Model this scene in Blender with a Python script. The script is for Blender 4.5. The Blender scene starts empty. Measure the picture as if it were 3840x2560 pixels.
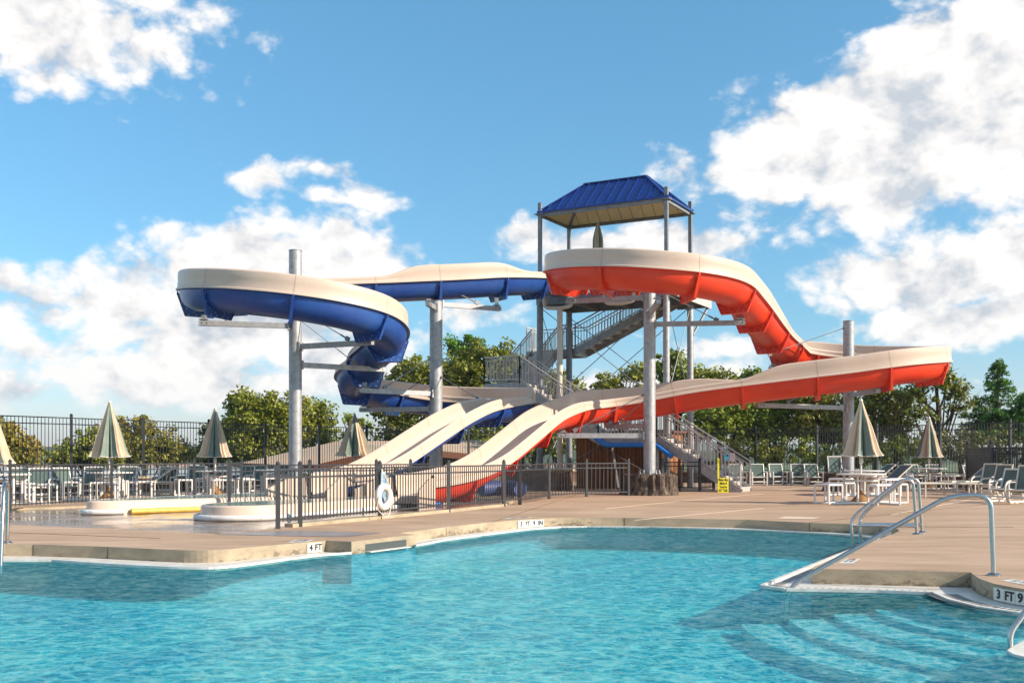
import bpy, math, random
import numpy as np
from mathutils import Vector, Matrix
from mathutils.geometry import tessellate_polygon
random.seed(7); RNG = np.random.default_rng(11)
S = bpy.context.scene
COL = S.collection
F, CX, HY, EYE = 4005.0, 1920.0, 1707.0, 1.25   # survey constants: focal length in photo px, centre column, horizon row, eye height

def G(x, y, z=0.0):
    """point on the level z seen at photo pixel x, y"""
    d = (EYE - z) * F / (y - HY)
    return ((x - CX) / F * d, d, z)
def D(x, y, d):
    return ((x - CX) / F * d, d, EYE - (y - HY) / F * d)

# ------------------------------------------------------------ materials
MATS = {}
def mat(name, col, rough=0.6, metal=0.0, var=0.0, vscale=3.0, bump=0.0, bscale=40.0, col2=None, spec=0.5, stretch=(1, 1, 1), coat=0.0):
    m = bpy.data.materials.new(name); m.use_nodes = True
    nt = m.node_tree; N = nt.nodes; L = nt.links
    b = N['Principled BSDF']
    b.inputs['Roughness'].default_value = rough; b.inputs['Metallic'].default_value = metal
    b.inputs['Specular IOR Level'].default_value = spec
    if coat: b.inputs['Coat Weight'].default_value = coat; b.inputs['Coat Roughness'].default_value = 0.15
    b.inputs['Base Color'].default_value = (*col, 1)
    geo = N.new('ShaderNodeNewGeometry')
    mp = N.new('ShaderNodeMapping'); mp.inputs['Scale'].default_value = stretch
    L.new(geo.outputs['Position'], mp.inputs['Vector'])
    if var > 0:
        n = N.new('ShaderNodeTexNoise'); n.inputs['Scale'].default_value = vscale
        n.inputs['Detail'].default_value = 6; n.inputs['Roughness'].default_value = 0.65
        L.new(mp.outputs[0], n.inputs['Vector'])
        r = N.new('ShaderNodeValToRGB')
        r.color_ramp.elements[0].position = 0.32; r.color_ramp.elements[1].position = 0.68
        c2 = col2 or tuple(c * (1 - var) for c in col)
        r.color_ramp.elements[0].color = (*c2, 1); r.color_ramp.elements[1].color = (*tuple(min(1, c * (1 + var * .3)) for c in col), 1)
        L.new(n.outputs['Fac'], r.inputs['Fac']); L.new(r.outputs['Color'], b.inputs['Base Color'])
        rr = N.new('ShaderNodeMapRange'); rr.inputs['To Min'].default_value = min(1, rough + .12); rr.inputs['To Max'].default_value = max(.03, rough - .06)
        L.new(n.outputs['Fac'], rr.inputs['Value']); L.new(rr.outputs[0], b.inputs['Roughness'])
    if bump > 0:
        n2 = N.new('ShaderNodeTexNoise'); n2.inputs['Scale'].default_value = bscale; n2.inputs['Detail'].default_value = 5
        L.new(mp.outputs[0], n2.inputs['Vector'])
        bp = N.new('ShaderNodeBump'); bp.inputs['Strength'].default_value = bump; bp.inputs['Distance'].default_value = 0.02
        L.new(n2.outputs['Fac'], bp.inputs['Height']); L.new(bp.outputs[0], b.inputs['Normal'])
    MATS[name] = m
    return m

M = MATS
mat('cream_gelcoat', (.60, .465, .375), .36, var=.07, vscale=.9, bump=.04, bscale=14, coat=.15)
mat('cream_seam', (.40, .30, .22), .6)
mat('blue_gelcoat', (.010, .055, .27), .30, var=.35, vscale=2.6, coat=.25, col2=(.035, .11, .31))
mat('red_gelcoat', (.76, .048, .010), .30, var=.22, vscale=1.6, coat=.3)
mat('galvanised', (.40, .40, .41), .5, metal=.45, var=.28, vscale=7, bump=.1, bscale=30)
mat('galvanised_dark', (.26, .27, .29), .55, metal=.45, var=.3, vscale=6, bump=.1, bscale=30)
mat('aluminium_rail', (.56, .51, .47), .5, metal=.35, var=.12, vscale=5)
mat('bolt_steel', (.62, .62, .64), .35, metal=.7)
mat('fence_black', (.035, .037, .045), .38, metal=.2, var=.3, vscale=8)
mat('fence_grey', (.050, .050, .056), .36, metal=.15, var=.3, vscale=8)
mat('stainless', (.50, .49, .48), .22, metal=1.0, var=.06, vscale=12)
mat('pvc_white', (.74, .70, .66), .4, var=.08, vscale=9)
mat('pvc_beige', (.66, .58, .48), .45, var=.1, vscale=9)
mat('sling_green', (.095, .145, .13), .75, var=.25, vscale=12, bump=.15, bscale=160)
mat('sling_grey', (.115, .15, .14), .75, var=.25, vscale=12, bump=.15, bscale=160)
mat('canopy_beige', (.60, .47, .34), .85, var=.16, vscale=4, bump=.15, bscale=60)
mat('canopy_green', (.19, .235, .195), .85, var=.22, vscale=4, bump=.15, bscale=60)
mat('roof_blue', (.006, .036, .22), .3, metal=.2, var=.12, vscale=2, coat=.2)
mat('soffit_tan', (.80, .66, .38), .6, var=.07, vscale=2)
mat('wood_siding', (.36, .135, .035), .6, var=.75, vscale=1.4, stretch=(5, 5, .35), bump=.3, bscale=20)
mat('pad_blue', (.02, .20, .66), .5, var=.1)
mat('pad_yellow', (.66, .42, .08), .5, var=.2, vscale=6)
mat('pad_white', (.66, .62, .60), .5, var=.15, vscale=6)
mat('sign_yellow', (.78, .70, .02), .45, var=.06)
mat('ink_black', (.015, .015, .02), .5)
mat('tile_white', (.74, .72, .66), .3, var=.08, vscale=6)
mat('gutter_white', (.72, .69, .65), .4, var=.2, vscale=5, col2=(.55, .50, .44))
mat('slot_dark', (.06, .07, .07), .8)
mat('tile_black', (.05, .045, .045), .3, var=.4, vscale=18)
mat('buoy_white', (.76, .70, .65), .5, var=.12, vscale=8, bump=.1)
mat('rope_blue', (.20, .42, .62), .8, var=.5, vscale=40, col2=(.55, .62, .66))
mat('rope_cream', (.66, .58, .50), .8)
mat('umbrella_pole', (.66, .60, .54), .4)
mat('cone_brown', (.32, .17, .06), .8, var=.35, vscale=12, bump=.4)
mat('poster_blue', (.12, .50, .70), .5)
mat('poster_pale', (.66, .58, .56), .5)
mat('poster_red', (.60, .10, .08), .5)
mat('roof_shingle', (.50, .37, .27), .85, var=.12, vscale=2, bump=.2, bscale=8)
mat('fascia_brown', (.16, .055, .025), .7)
mat('wall_brown', (.16, .09, .05), .8, var=.2)
mat('bark', (.085, .058, .038), .9, var=.4, vscale=5, bump=.6, bscale=14)
mat('terrain', (.10, .13, .045), .95, var=.35, vscale=.15)
mat('shore_sand', (.48, .25, .16), .95, var=.2, vscale=.05)
mat('screen_black', (.012, .014, .02), .5, var=.3)
mat('joint_dark', (.10, .075, .055), .9)
mat('joint_pale', (.68, .55, .43), .8)
mat('wet_pad', (.30, .255, .25), .3, var=.25, vscale=2.5, bump=.1, bscale=60)

def ramp_mat(name, build):
    m = bpy.data.materials.new(name); m.use_nodes = True
    build(m.node_tree, m.node_tree.nodes, m.node_tree.links, m.node_tree.nodes['Principled BSDF'])
    MATS[name] = m; return m
def noise(N, L, src, scale, detail=6, rough=.6, dist=0):
    n = N.new('ShaderNodeTexNoise'); n.inputs['Scale'].default_value = scale; n.inputs['Detail'].default_value = detail
    n.inputs['Roughness'].default_value = rough; n.inputs['Distortion'].default_value = dist
    L.new(src, n.inputs['Vector']); return n
def ramp(N, L, fac, stops):
    r = N.new('ShaderNodeValToRGB'); e = r.color_ramp.elements
    while len(e) < len(stops): e.new(.5)
    for k, (p, c) in enumerate(stops): e[k].position = p; e[k].color = (*c, 1)
    L.new(fac, r.inputs['Fac']); return r
def mixc(N, L, fac, a, b, mode='MIX'):
    m = N.new('ShaderNodeMix'); m.data_type = 'RGBA'; m.blend_type = mode
    if isinstance(fac, (int, float)): m.inputs[0].default_value = fac
    else: L.new(fac, m.inputs[0])
    for s, i in ((a, 6), (b, 7)):
        if isinstance(s, tuple): m.inputs[i].default_value = (*s, 1)
        else: L.new(s, m.inputs[i])
    return m.outputs[2]
def bumpn(N, L, b, h, st, dist=.02):
    bp = N.new('ShaderNodeBump'); bp.inputs['Strength'].default_value = st; bp.inputs['Distance'].default_value = dist
    L.new(h, bp.inputs['Height']); L.new(bp.outputs[0], b.inputs['Normal'])

def deck_m(nt, N, L, b):
    g = N.new('ShaderNodeNewGeometry'); mp = N.new('ShaderNodeMapping'); mp.inputs['Scale'].default_value = (.35, 1.2, 1)
    L.new(g.outputs['Position'], mp.inputs['Vector'])
    n1 = noise(N, L, mp.outputs[0], .55, 8, .62, .4); n2 = noise(N, L, g.outputs['Position'], 42, 4, .7)
    n3 = noise(N, L, mp.outputs[0], 2.3, 6, .65)
    c1 = ramp(N, L, n1.outputs['Fac'], [(.3, (.36, .235, .135)), (.5, (.485, .318, .205)), (.7, (.57, .39, .27))])
    c2 = ramp(N, L, n3.outputs['Fac'], [(.36, (.66, .66, .66)), (.56, (1, 1, 1))])
    c3 = ramp(N, L, n2.outputs['Fac'], [(.3, (.86, .86, .86)), (.7, (1.06, 1.06, 1.06))])
    c = mixc(N, L, .6, c1.outputs[0], c2.outputs[0], 'MULTIPLY'); c = mixc(N, L, .7, c, c3.outputs[0], 'MULTIPLY')
    L.new(c, b.inputs['Base Color']); b.inputs['Roughness'].default_value = .72
    bumpn(N, L, b, n2.outputs['Fac'], .35, .012)
ramp_mat('deck_concrete', deck_m)
def cope_m(nt, N, L, b):
    g = N.new('ShaderNodeNewGeometry'); mp = N.new('ShaderNodeMapping'); mp.inputs['Scale'].default_value = (1, 1, 2.2)
    L.new(g.outputs['Position'], mp.inputs['Vector'])
    n1 = noise(N, L, g.outputs['Position'], .35, 3, .5); n2 = noise(N, L, mp.outputs[0], 7, 8, .75, .5); n3 = noise(N, L, mp.outputs[0], 2.2, 6, .65)
    s = N.new('ShaderNodeSeparateXYZ'); L.new(g.outputs['Position'], s.inputs[0])
    base = ramp(N, L, n3.outputs['Fac'], [(.3, (.27, .215, .15)), (.5, (.38, .30, .205)), (.72, (.50, .38, .25))])
    # mineral and mould blotches, denser toward the tide line
    mr = N.new('ShaderNodeMapRange'); mr.inputs['From Min'].default_value = -.04; mr.inputs['From Max'].default_value = -.17
    mr.inputs['To Min'].default_value = -.10; mr.inputs['To Max'].default_value = .10; L.new(s.outputs[2], mr.inputs['Value'])
    ad = N.new('ShaderNodeMath'); ad.operation = 'ADD'; L.new(n2.outputs['Fac'], ad.inputs[0]); L.new(mr.outputs[0], ad.inputs[1])
    ad2 = N.new('ShaderNodeMath'); ad2.operation = 'ADD'; L.new(ad.outputs[0], ad2.inputs[0])
    m4 = N.new('ShaderNodeMapRange'); m4.inputs['From Min'].default_value = .4; m4.inputs['From Max'].default_value = .6; m4.inputs['To Min'].default_value = -.10; m4.inputs['To Max'].default_value = .08
    L.new(n1.outputs['Fac'], m4.inputs['Value']); L.new(m4.outputs[0], ad2.inputs[1])
    st = ramp(N, L, ad2.outputs[0], [(.56, (0, 0, 0)), (.66, (1, 1, 1))])
    c = mixc(N, L, st.outputs[0], base.outputs[0], (.16, .13, .09))
    L.new(c, b.inputs['Base Color']); b.inputs['Roughness'].default_value = .85
    bumpn(N, L, b, n2.outputs['Fac'], .4, .02)
ramp_mat('coping_concrete', cope_m)
def wet_m(nt, N, L, b):
    g = N.new('ShaderNodeNewGeometry'); n1 = noise(N, L, g.outputs['Position'], .8, 6, .6, .6)
    n2 = noise(N, L, g.outputs['Position'], 9, 5, .6)
    c = ramp(N, L, n1.outputs['Fac'], [(.35, (.16, .115, .085)), (.5, (.24, .165, .115)), (.68, (.36, .25, .17))])
    L.new(c.outputs[0], b.inputs['Base Color'])
    r = ramp(N, L, n1.outputs['Fac'], [(.4, (.06, .06, .06)), (.6, (.35, .35, .35))]); L.new(r.outputs[0], b.inputs['Roughness'])
    bumpn(N, L, b, n2.outputs['Fac'], .25, .012)
ramp_mat('wet_concrete', wet_m)
def bark_m(nt, N, L, b):
    t = N.new('ShaderNodeTexCoord'); mp = N.new('ShaderNodeMapping'); mp.inputs['Scale'].default_value = (6, 6, 1.1)
    L.new(t.outputs['Object'], mp.inputs['Vector'])
    n1 = noise(N, L, mp.outputs[0], 1.6, 8, .7, 1.2)
    c = ramp(N, L, n1.outputs['Fac'], [(.34, (.018, .012, .009)), (.5, (.09, .062, .045)), (.72, (.30, .22, .16))])
    L.new(c.outputs[0], b.inputs['Base Color']); b.inputs['Roughness'].default_value = .9
    bumpn(N, L, b, n1.outputs['Fac'], 1.0, .08)
ramp_mat('stump_bark', bark_m)
def stone_m(nt, N, L, b):
    g = N.new('ShaderNodeNewGeometry'); mp = N.new('ShaderNodeMapping'); mp.inputs['Scale'].default_value = (2.2, 2.2, 4.5)
    L.new(g.outputs['Position'], mp.inputs['Vector'])
    v = N.new('ShaderNodeTexVoronoi'); v.inputs['Scale'].default_value = 1.0; L.new(mp.outputs[0], v.inputs['Vector'])
    v2 = N.new('ShaderNodeTexVoronoi'); v2.feature = 'DISTANCE_TO_EDGE'; L.new(mp.outputs[0], v2.inputs['Vector'])
    sp = N.new('ShaderNodeSeparateColor'); L.new(v.outputs['Color'], sp.inputs[0])
    c = ramp(N, L, sp.outputs[0], [(.1, (.15, .08, .055)), (.5, (.25, .16, .11)), (.9, (.34, .25, .18))])
    e = ramp(N, L, v2.outputs['Distance'], [(.02, (0, 0, 0)), (.07, (1, 1, 1))])
    L.new(mixc(N, L, e.outputs[0], (.09, .07, .055), c.outputs[0]), b.inputs['Base Color']); b.inputs['Roughness'].default_value = .9
    bumpn(N, L, b, e.outputs[0], .8, .05)
ramp_mat('field_stone', stone_m)
def leaf(name, cols, trans=.25):
    def f(nt, N, L, b):
        g = N.new('ShaderNodeNewGeometry'); n1 = noise(N, L, g.outputs['Position'], .35, 3, .6)
        a = N.new('ShaderNodeMath'); a.operation = 'MULTIPLY_ADD'; a.inputs[1].default_value = .40; a.inputs[2].default_value = 0
        L.new(g.outputs['Random Per Island'], a.inputs[0])
        a2 = N.new('ShaderNodeMath'); a2.operation = 'MULTIPLY_ADD'; a2.inputs[1].default_value = .9; L.new(n1.outputs['Fac'], a2.inputs[0]); L.new(a.outputs[0], a2.inputs[2])
        a3 = N.new('ShaderNodeMath'); a3.operation = 'SUBTRACT'; a3.inputs[1].default_value = .15; L.new(a2.outputs[0], a3.inputs[0])
        k = len(cols); c = ramp(N, L, a3.outputs[0], [(i / (k - 1), cols[i]) for i in range(k)])
        L.new(c.outputs[0], b.inputs['Base Color']); b.inputs['Roughness'].default_value = .55
        tr = N.new('ShaderNodeBsdfTranslucent'); L.new(c.outputs[0], tr.inputs['Color'])
        mx = N.new('ShaderNodeMixShader'); mx.inputs[0].default_value = trans
        L.new(b.outputs[0], mx.inputs[1]); L.new(tr.outputs[0], mx.inputs[2]); L.new(mx.outputs[0], N['Material Output'].inputs['Surface'])
    return ramp_mat(name, f)
leaf('leaf_olive', [(.06, .08, .008), (.17, .195, .018), (.31, .31, .035), (.46, .42, .06)])
leaf('leaf_green', [(.06, .09, .008), (.15, .205, .014), (.28, .32, .028), (.42, .43, .06)])
leaf('leaf_autumn', [(.07, .10, .01), (.18, .20, .02), (.32, .26, .035), (.46, .20, .07)])
leaf('leaf_dark', [(.03, .05, .008), (.08, .10, .014), (.17, .18, .025), (.28, .27, .04)])
leaf('leaf_bright', [(.04, .10, .008), (.09, .20, .012), (.15, .30, .02), (.22, .36, .03)])
leaf('leaf_dry', [(.12, .085, .045), (.20, .15, .08), (.16, .17, .05), (.30, .24, .13)])
leaf('needle_green', [(.02, .07, .012), (.05, .14, .018), (.10, .24, .02), (.18, .32, .03)])

def scuff(name, c1, c2, c3, rough):
    def f(nt, N, L, b):
        g = N.new('ShaderNodeNewGeometry'); mp = N.new('ShaderNodeMapping'); mp.inputs['Scale'].default_value = (1, 1, 3.2); L.new(g.outputs['Position'], mp.inputs['Vector'])
        n1 = noise(N, L, g.outputs['Position'], 1.3, 5, .6, .4); n2 = noise(N, L, mp.outputs[0], 5.5, 9, .78, 1.1); n3 = noise(N, L, g.outputs['Position'], .9, 2, .5)
        base = ramp(N, L, n1.outputs['Fac'], [(.3, c2), (.62, c1)])
        m = N.new('ShaderNodeMath'); m.operation = 'MULTIPLY'; L.new(ramp(N, L, n2.outputs['Fac'], [(.57, (0, 0, 0)), (.72, (1, 1, 1))]).outputs[0], m.inputs[0]); L.new(ramp(N, L, n3.outputs['Fac'], [(.46, (0, 0, 0)), (.62, (.55, .55, .55))]).outputs[0], m.inputs[1])
        L.new(mixc(N, L, m.outputs[0], base.outputs[0], c3), b.inputs['Base Color'])
        r = N.new('ShaderNodeMapRange'); r.inputs['To Min'].default_value = rough; r.inputs['To Max'].default_value = rough + .3; L.new(n2.outputs['Fac'], r.inputs['Value']); L.new(r.outputs[0], b.inputs['Roughness'])
        b.inputs['Coat Weight'].default_value = .2; b.inputs['Coat Roughness'].default_value = .2; bumpn(N, L, b, n1.outputs['Fac'], .12, .03)
    ramp_mat(name, f)
scuff('blue_gelcoat', (.009, .05, .26), (.02, .085, .30), (.16, .26, .42), .22)
scuff('red_gelcoat', (.74, .045, .010), (.62, .034, .012), (.80, .16, .07), .24)
# ------------------------------------------------------------ mesh builder
class MB:
    def __init__(s): s.v = []; s.f = []; s.m = []; s.mi = 0
    def add(s, vs, fs):
        o = len(s.v); s.v += [tuple(p) for p in vs]
        for f in fs: s.f.append(tuple(i + o for i in f)); s.m.append(s.mi)
        return s
    def box(s, c, d, rz=0.0):
        hx, hy, hz = d[0] / 2, d[1] / 2, d[2] / 2; co, si = math.cos(rz), math.sin(rz)
        vs = []
        for z in (-hz, hz):
            for x, y in ((-hx, -hy), (hx, -hy), (hx, hy), (-hx, hy)):
                vs.append((c[0] + x * co - y * si, c[1] + x * si + y * co, c[2] + z))
        return s.add(vs, [(3, 2, 1, 0), (4, 5, 6, 7), (0, 1, 5, 4), (1, 2, 6, 5), (2, 3, 7, 6), (3, 0, 4, 7)])
    def bar(s, p, q, w, h, up=(0, 0, 1)):
        p = Vector(p); q = Vector(q); t = (q - p).normalized(); up = Vector(up)
        if abs(t.dot(up)) > .98: up = Vector((1, 0, 0))
        a = t.cross(up).normalized(); b = a.cross(t).normalized()
        vs = []
        for e in (p, q):
            for i, j in ((-1, -1), (1, -1), (1, 1), (-1, 1)): vs.append(e + a * (i * w / 2) + b * (j * h / 2))
        return s.add(vs, [(0, 1, 2, 3), (7, 6, 5, 4), (0, 4, 5, 1), (1, 5, 6, 2), (2, 6, 7, 3), (3, 7, 4, 0)])
    def tube(s, pts, r, n=8, cap=True):
        pts = [Vector(p) for p in pts]; k = len(pts); rs = r if isinstance(r, (list, tuple)) else [r] * k
        vs = []; pa = None
        for i, p in enumerate(pts):
            t = (pts[min(i + 1, k - 1)] - pts[max(i - 1, 0)]).normalized()
            if pa is None:
                up = Vector((0, 0, 1)) if abs(t.z) < .9 else Vector((1, 0, 0)); a = t.cross(up).normalized()
            else: a = (pa - t * pa.dot(t)).normalized()
            pa = a; b = t.cross(a)
            for j in range(n):
                an = 2 * math.pi * j / n; vs.append(p + (a * math.cos(an) + b * math.sin(an)) * rs[i])
        fs = []
        for i in range(k - 1):
            for j in range(n):
                j2 = (j + 1) % n; fs.append((i * n + j, i * n + j2, (i + 1) * n + j2, (i + 1) * n + j))
        if cap: fs.append(tuple(range(n - 1, -1, -1))); fs.append(tuple((k - 1) * n + j for j in range(n)))
        return s.add(vs, fs)
    def cyl(s, c, r, h, n=16, r2=None):
        return s.tube([c, (c[0], c[1], c[2] + h)], [r, r if r2 is None else r2], n)
    def prism(s, poly, z0, z1):
        n = len(poly); vs = [(x, y, z0) for x, y in poly] + [(x, y, z1) for x, y in poly]
        tr = tessellate_polygon([[Vector((x, y, 0)) for x, y in poly]])
        fs = [tuple(t) for t in tr] + [tuple(n + i for i in t[::-1]) for t in tr] + [(i, (i + 1) % n, n + (i + 1) % n, n + i) for i in range(n)]
        return s.add(vs, fs)
    def plate(s, o, ex, ez, poly, th):
        """flat plate: poly in (ex,ez) plane, thickness th along ex x ez"""
        o = Vector(o); ex = Vector(ex); ez = Vector(ez); nn = ex.cross(ez).normalized() * (th / 2)
        n = len(poly); a = [o + ex * x + ez * y - nn for x, y in poly] + [o + ex * x + ez * y + nn for x, y in poly]
        tr = tessellate_polygon([[Vector((x, y, 0)) for x, y in poly]])
        fs = [tuple(t) for t in tr] + [tuple(n + i for i in t[::-1]) for t in tr] + [(i, (i + 1) % n, n + (i + 1) % n, n + i) for i in range(n)]
        return s.add(a, fs)
    def lathe(s, c, prof, n=24):
        vs = []; fs = []
        for r, z in prof:
            for j in range(n):
                a = 2 * math.pi * j / n; vs.append((c[0] + r * math.cos(a), c[1] + r * math.sin(a), c[2] + z))
        for i in range(len(prof) - 1):
            for j in range(n):
                j2 = (j + 1) % n; fs.append((i * n + j, i * n + j2, (i + 1) * n + j2, (i + 1) * n + j))
        fs.append(tuple(range(n - 1, -1, -1))); fs.append(tuple((len(prof) - 1) * n + j for j in range(n)))
        return s.add(vs, fs)
    def build(s, name, mats, parent=None, smooth=False, fixn=True):
        me = bpy.data.meshes.new(name)
        org = Vector((0, 0, 0))
        if parent is not None:
            org = ORG.get(parent.name, Vector((0, 0, 0)))
        me.from_pydata([tuple(Vector(p) - org) for p in s.v] if org.length else s.v, [], s.f)
        if not isinstance(mats, (list, tuple)): mats = [mats]
        for m in mats: me.materials.append(MATS[m])
        me.polygons.foreach_set('material_index', s.m)
        if fixn:
            import bmesh
            bm = bmesh.new(); bm.from_mesh(me); bmesh.ops.recalc_face_normals(bm, faces=bm.faces); bm.to_mesh(me); bm.free()
        if smooth:
            me.polygons.foreach_set('use_smooth', [True] * len(me.polygons))
            if hasattr(me, 'set_sharp_from_angle'): me.set_sharp_from_angle(angle=math.radians(38))
        me.update()
        o = bpy.data.objects.new(name, me); COL.objects.link(o)
        if parent is not None: o.parent = parent
        ORG[o.name] = org
        return o
ORG = {}
def thing(name, label, cat, loc=(0, 0, 0), group=None, rz=0):
    o = bpy.data.objects.new(name, None); COL.objects.link(o); o.location = loc; o.rotation_euler = (0, 0, rz)
    o.empty_display_size = .2
    o['label'] = label; o['category'] = cat
    if group: o['group'] = group
    ORG[o.name] = Vector(loc)
    return o
def tag(o, label, cat, group=None, kind=None):
    if label: o['label'] = label
    if cat: o['category'] = cat
    if group: o['group'] = group
    if kind: o['kind'] = kind
    return o
def kids(o): return [c for c in bpy.data.objects if c.parent == o]
def dup(root, loc, rz=0, label=None, group=None):
    r = root.copy(); COL.objects.link(r); r.location = loc; r.rotation_euler = (0, 0, rz)
    if label: r['label'] = label
    if group: r['group'] = group
    for ch in kids(root):
        c = ch.copy(); COL.objects.link(c); c.parent = r
        for g in kids(ch):
            d = g.copy(); COL.objects.link(d); d.parent = c
    return r
def text_mb(mb, txt, o, ex, ez, h, extrude=.002, bold=.0, width=None, align='CENTER', sx=1.0):
    """lettering as geometry on the plane o + ex*x + ez*y, letter height h"""
    cu = bpy.data.curves.new('t', 'FONT'); cu.body = txt; cu.align_x = align; cu.align_y = 'CENTER'; cu.size = h * 1.4; cu.extrude = extrude; cu.offset = bold
    cu.resolution_u = 3
    ob = bpy.data.objects.new('t', cu); COL.objects.link(ob); bpy.context.view_layer.update()
    me = bpy.data.meshes.new_from_object(ob); o = Vector(o); ex = Vector(ex).normalized(); ez = Vector(ez).normalized(); n = ex.cross(ez)
    vs = [o + ex * v.co.x * sx + ez * v.co.y + n * v.co.z for v in me.vertices]
    mb.add(vs, [tuple(p.vertices) for p in me.polygons])
    bpy.data.objects.remove(ob); bpy.data.curves.remove(cu); bpy.data.meshes.remove(me)
def fillet(pts, r, n=6):
    """polyline with rounded corners"""
    pts = [Vector(p) for p in pts]; out = [pts[0]]
    for i in range(1, len(pts) - 1):
        a, b, c = pts[i - 1], pts[i], pts[i + 1]; u = (a - b); w = (c - b)
        rr = min(r, u.length * .49, w.length * .49); p0 = b + u.normalized() * rr; p1 = b + w.normalized() * rr
        for k in range(n + 1):
            t = k / n; out.append(p0 * (1 - t) ** 2 + b * 2 * t * (1 - t) + p1 * t * t)
    out.append(pts[-1]); return out

# ------------------------------------------------------------ camera, sun, sky
cam = bpy.data.cameras.new('camera'); co = bpy.data.objects.new('camera', cam); COL.objects.link(co)
co.location = (0, 0, EYE); co.rotation_euler = (math.radians(90), 0, 0)
cam.sensor_width = 36; cam.lens = 36 * F / 3840; cam.shift_y = (HY - 1280) / 3840; cam.clip_end = 20000; cam.clip_start = .1
S.camera = co
SUN_AZ, SUN_EL = math.radians(-20), math.radians(27)      # azimuth from +X toward the viewer's side
sd = Vector((math.cos(SUN_EL) * math.cos(SUN_AZ), math.cos(SUN_EL) * math.sin(SUN_AZ), math.sin(SUN_EL)))
sl = bpy.data.lights.new('sun', 'SUN'); sl.energy = 5.0; sl.angle = math.radians(.5); sl.color = (1.0, .87, .71)
so = bpy.data.objects.new('sun', sl); COL.objects.link(so); so.rotation_euler = sd.to_track_quat('Z', 'Y').to_euler(); so.location = (30, -20, 40)
S.view_settings.view_transform = 'Standard'; S.view_settings.look = 'None'; S.view_settings.gamma = 1
S.view_settings.exposure = .60

W = bpy.data.worlds.new('World'); S.world = W; W.use_nodes = True
nt = W.node_tree; N = nt.nodes; L = nt.links; bg = N['Background']; bg.inputs['Strength'].default_value = .10
def mth(op, a, b=None, c=None, clamp=False):
    n = N.new('ShaderNodeMath'); n.operation = op; n.use_clamp = clamp
    for i, s in enumerate((a, b, c)):
        if s is None: continue
        if isinstance(s, (int, float)): n.inputs[i].default_value = s
        else: L.new(s, n.inputs[i])
    return n.outputs[0]
sky = N.new('ShaderNodeTexSky'); sky.sky_type = 'NISHITA'; sky.sun_disc = False; sky.sun_elevation = SUN_EL
sky.sun_rotation = math.radians(90) - SUN_AZ; sky.air_density = 1.0; sky.dust_density = .6; sky.ozone_density = 1.6; sky.altitude = 200
tc = N.new('ShaderNodeTexCoord'); sep = N.new('ShaderNodeSeparateXYZ'); L.new(tc.outputs['Generated'], sep.inputs[0])
az = mth('ARCTAN2', sep.outputs[0], sep.outputs[1]); el = mth('ARCSINE', sep.outputs[2])
# warp the angles so cloud edges break up
cmb = N.new('ShaderNodeCombineXYZ'); L.new(az, cmb.inputs[0]); L.new(el, cmb.inputs[1])
def nz(scale, detail, rough, off, dist=.0, st=(1, 1.45, 1)):
    mp = N.new('ShaderNodeMapping'); mp.inputs['Location'].default_value = off; mp.inputs['Scale'].default_value = st; L.new(cmb.outputs[0], mp.inputs['Vector'])
    n = N.new('ShaderNodeTexNoise'); n.inputs['Scale'].default_value = scale; n.inputs['Detail'].default_value = detail; n.inputs['Roughness'].default_value = rough
    n.inputs['Distortion'].default_value = dist
    L.new(mp.outputs[0], n.inputs['Vector']); return n.outputs['Fac']
def angs(px, py):
    x, y = (px * 1.6327 - CX) / F, (HY - py * 1.6327) / F
    return math.atan(x), math.asin(y / math.sqrt(1 + x * x + y * y))
CL = [ # centre x, y, half width, half height (photo at 2352 px), weight, tilt
 (150, 60, 300, 120, 1.1, 0), (330, 100, 210, 70, .8, 0), (545, 80, 50, 60, .35, 0), (470, 160, 60, 50, .55, 0), (170, 180, 90, 60, .7, 0), (330, 185, 90, 22, .35, 0),
 (600, 405, 100, 45, .9, 0), (740, 380, 120, 38, .75, 0), (850, 455, 80, 40, .8, .3), (75, 340, 28, 14, .6, 0), (740, 440, 120, 26, .6, .2),
 (330, 610, 120, 60, .9, 0), (640, 610, 260, 90, 1.35, 0), (800, 560, 110, 60, .9, 0), (910, 610, 80, 50, .6, .3), (250, 700, 300, 85, 1.0, 0), (560, 740, 340, 110, 1.1, 0),
 (20, 640, 60, 50, .9, 0), (120, 800, 160, 60, .85, 0), (380, 880, 440, 75, 1.0, 0), (780, 830, 230, 80, .9, 0), (60, 900, 160, 50, .8, 0), (1090, 730, 150, 40, .9, -.15), (960, 790, 90, 40, .6, 0),
 (1230, 530, 90, 55, 1.0, 0), (1400, 560, 170, 60, .95, 0), (1620, 560, 230, 60, .95, .05), (1640, 470, 120, 60, .8, .3), (1790, 540, 90, 30, .6, 0),
 (1700, 380, 160, 75, 1.1, -.1), (1950, 330, 250, 115, 1.4, -.35), (2200, 260, 280, 180, 1.5, -.3), (2300, 110, 110, 110, 1.0, 0), (2100, 400, 280, 90, 1.1, -.1), (1870, 240, 170, 60, .8, -.1), (1730, 205, 60, 40, .5, 0),
 (2050, 640, 170, 75, 1.1, 0), (2250, 620, 190, 90, 1.2, -.2), (2150, 740, 200, 60, .9, 0), (2300, 740, 120, 70, 1.0, 0), (2180, 560, 90, 40, .6, 0), (1930, 690, 60, 40, .7, 0),
 (1500, 880, 240, 60, 1.05, 0), (1640, 790, 110, 40, .8, 0), (1420, 760, 90, 40, .7, 0), (1800, 760, 60, 30, .4, 0), (1330, 940, 200, 60, .8, 0), (1870, 800, 90, 30, .4, 0),
 (2250, 870, 120, 40, .5, 0), (1480, 370, 40, 14, .3, 0), (1140, 510, 28, 10, .35, 0), (990, 108, 16, 7, .35, 0), (240, 270, 50, 12, .3, .3)]
mask = None
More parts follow.
